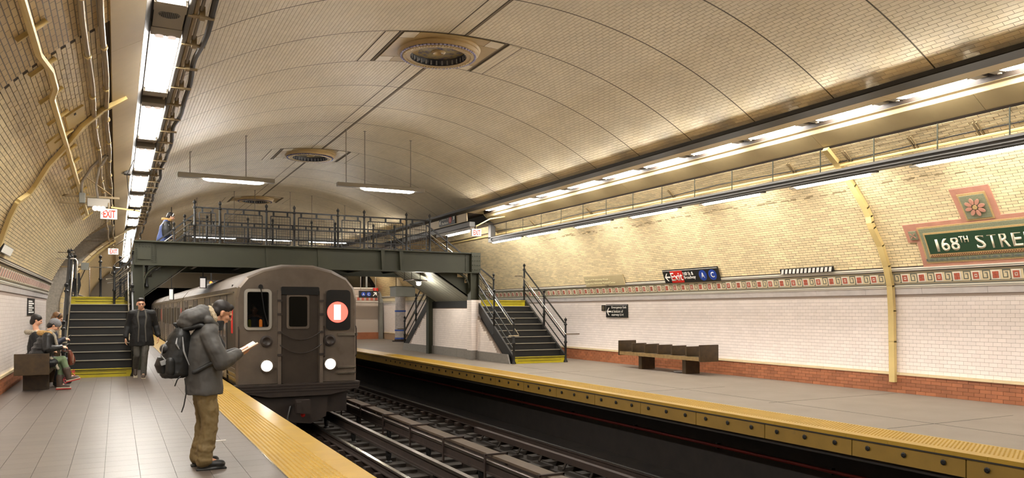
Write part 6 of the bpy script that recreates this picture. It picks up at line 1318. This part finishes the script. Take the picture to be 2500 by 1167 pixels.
# person climbing the bridge stair
P = thing('person', 'person in a blue jacket with tan fur hood climbing the left footbridge flight', 'person', (1.22, 24.6, 2.87), 0)
hc = V3(.20, 0, 1.50); R = rot(0, .35)
J = dict(neck=V3(.10, 0, 1.36), chest=V3(.04, 0, 1.16), waist=V3(.0, 0, .98), pelvis=V3(-.02, 0, .86), lean=.2, shR=V3(.05, -.19, 1.30), elR=V3(.02, -.25, 1.03), wrR=V3(.18, -.2, .90), shL=V3(.05, .19, 1.30), elL=V3(.02, .25, 1.03), wrL=V3(.2, .2, .90),
         hpR=V3(-.02, -.09, .84), knR=V3(.06, -.10, .46), anR=V3(-.05, -.10, .09), toR=V3(.1, -.1, .045), hpL=V3(-.02, .09, .84), knL=V3(.22, .10, .58), anL=V3(.16, .10, .28), toL=V3(.30, .1, .235), hdR=((1, 0, -.3), (0, -1, .3)), hdL=((1, 0, -.3), (0, 1, .3)))
figure(P, J, 'skin_l', hc, R, .96, .5, vox=.011); eyes(P, hc, R, .96)
b = Prim(); b.ell(hc+R @ V3(-.025, 0, .04), (.105, .095, .09), R); b.ell(hc+R @ V3(-.07, 0, -.03), (.06, .08, .09), R); b.build('hair', 'hair', P, .011, 2)
b = Prim(); b.chain([hc+R @ V3(.03, .09*math.cos(t), .02+.09*math.sin(t)) for t in np.linspace(0, math.pi, 8)], [.014]*8); b.build('pale_headband', 'exit_white' if False else 'sign_white', P, .008, 1)
b = Prim(); b.loft([((-.06, 0, .66), .15, .20), ((-.04, 0, .85), .15, .20), ((.0, 0, 1.0), .145, .20), ((.03, 0, 1.2), .14, .21), ((.07, 0, 1.32), .10, .18), ((.09, 0, 1.38), .07, .09)])
for s_ in 'LR': b.chain([J['sh'+s_], J['el'+s_], J['wr'+s_]], [.085, .075, .055])
b.build('jacket', 'blue_coat', P, .012, 3, disp=.015, dscale=.1)
b = Prim(); b.chain([V3(.11-.13*math.sin(t), .12*math.cos(t), 1.40+.02*math.sin(t)) for t in np.linspace(-.5, math.pi+.5, 9)], [.045]*9); b.build('fur_hood', 'fur2', P, .011, 1, disp=.02, dscale=.03)
trousers(P, J, 'coat_black', .09, vox=.012)
for s_ in 'RL': an, to = J['an'+s_], J['to'+s_]; b = Prim(); b.cap(an+V3(0, 0, -.03), to, .05, .042); b.build('shoe', 'shoe', P, .010, 2)
T = thing('backpack', 'dark backpack on the person climbing the footbridge flight', 'backpack', (1.28, 24.35, 4.0)); b = Prim(); b.loft([((0, 0, -.22), .11, .07), ((0, 0, -.05), .13, .09), ((0, 0, .12), .11, .08), ((0, 0, .2), .06, .05)]); b.build('pack_body', 'pack', T, .011, 3); b = Prim(); b.chain([(-.06, -.02, .16), (-.02, .12, .22), (.05, .2, .12)], [.02]*3); b.build('shoulder_strap', 'pack', T, .009, 1)
for dx in (-.05, .06): b = Prim(); b.ell((dx, -.085, .08), (.014, .012, .014)); b.build('pale_tag', 'packgrey', T, .005, 0)
# train driver
P = thing('person', 'driver in a yellow and orange safety vest, dim behind the cab window glass', 'person', (2.76, 18.05, .1), -math.pi/2); sc2 = .0
hc = V3(.02, 0, 1.52); R = rot(0, .05)
J = dict(neck=V3(0, 0, 1.38), chest=V3(0, 0, 1.18), waist=V3(0, 0, .98), pelvis=V3(0, 0, .86), shR=V3(0, -.19, 1.32), shL=V3(0, .19, 1.32), elR=V3(.05, -.24, 1.05), elL=V3(.05, .24, 1.05), wrR=V3(.28, -.15, 1.05), wrL=V3(.28, .15, 1.05),
         hpR=V3(0, -.1, .84), hpL=V3(0, .1, .84), knR=V3(.05, -.1, .45), knL=V3(.05, .1, .45), anR=V3(0, -.1, .1), anL=V3(0, .1, .1), toR=V3(.14, -.1, .05), toL=V3(.14, .1, .05), hdR=((1, 0, 0), (0, 0, 1)), hdL=((1, 0, 0), (0, 0, 1)))
figure(P, J, 'skin_d', hc, R, .96, .5, vox=.012); b = Prim(); b.ell(hc+V3(-.02, 0, .05), (.10, .09, .085)); b.build('hair', 'hair', P, .012, 1)
b = Prim(); b.loft([((0, 0, .82), .14, .19), ((0, 0, 1.1), .14, .2), ((0, 0, 1.3), .12, .2), ((0, 0, 1.37), .08, .1)])
for s_ in 'LR': b.chain([J['sh'+s_], J['el'+s_], J['wr'+s_]], [.075, .065, .05])
b.build('shirt', 'navy', P, .013, 2)
for y0_, mm in ((-.12, 'vest'), (.12, 'orange')): b = Prim(); b.cap((.13, y0_, 1.28), (.145, y0_, 1.0), .035); b.build('vest_panel', mm, P, .012, 1)
trousers(P, J, 'navy', .09, vox=.014)
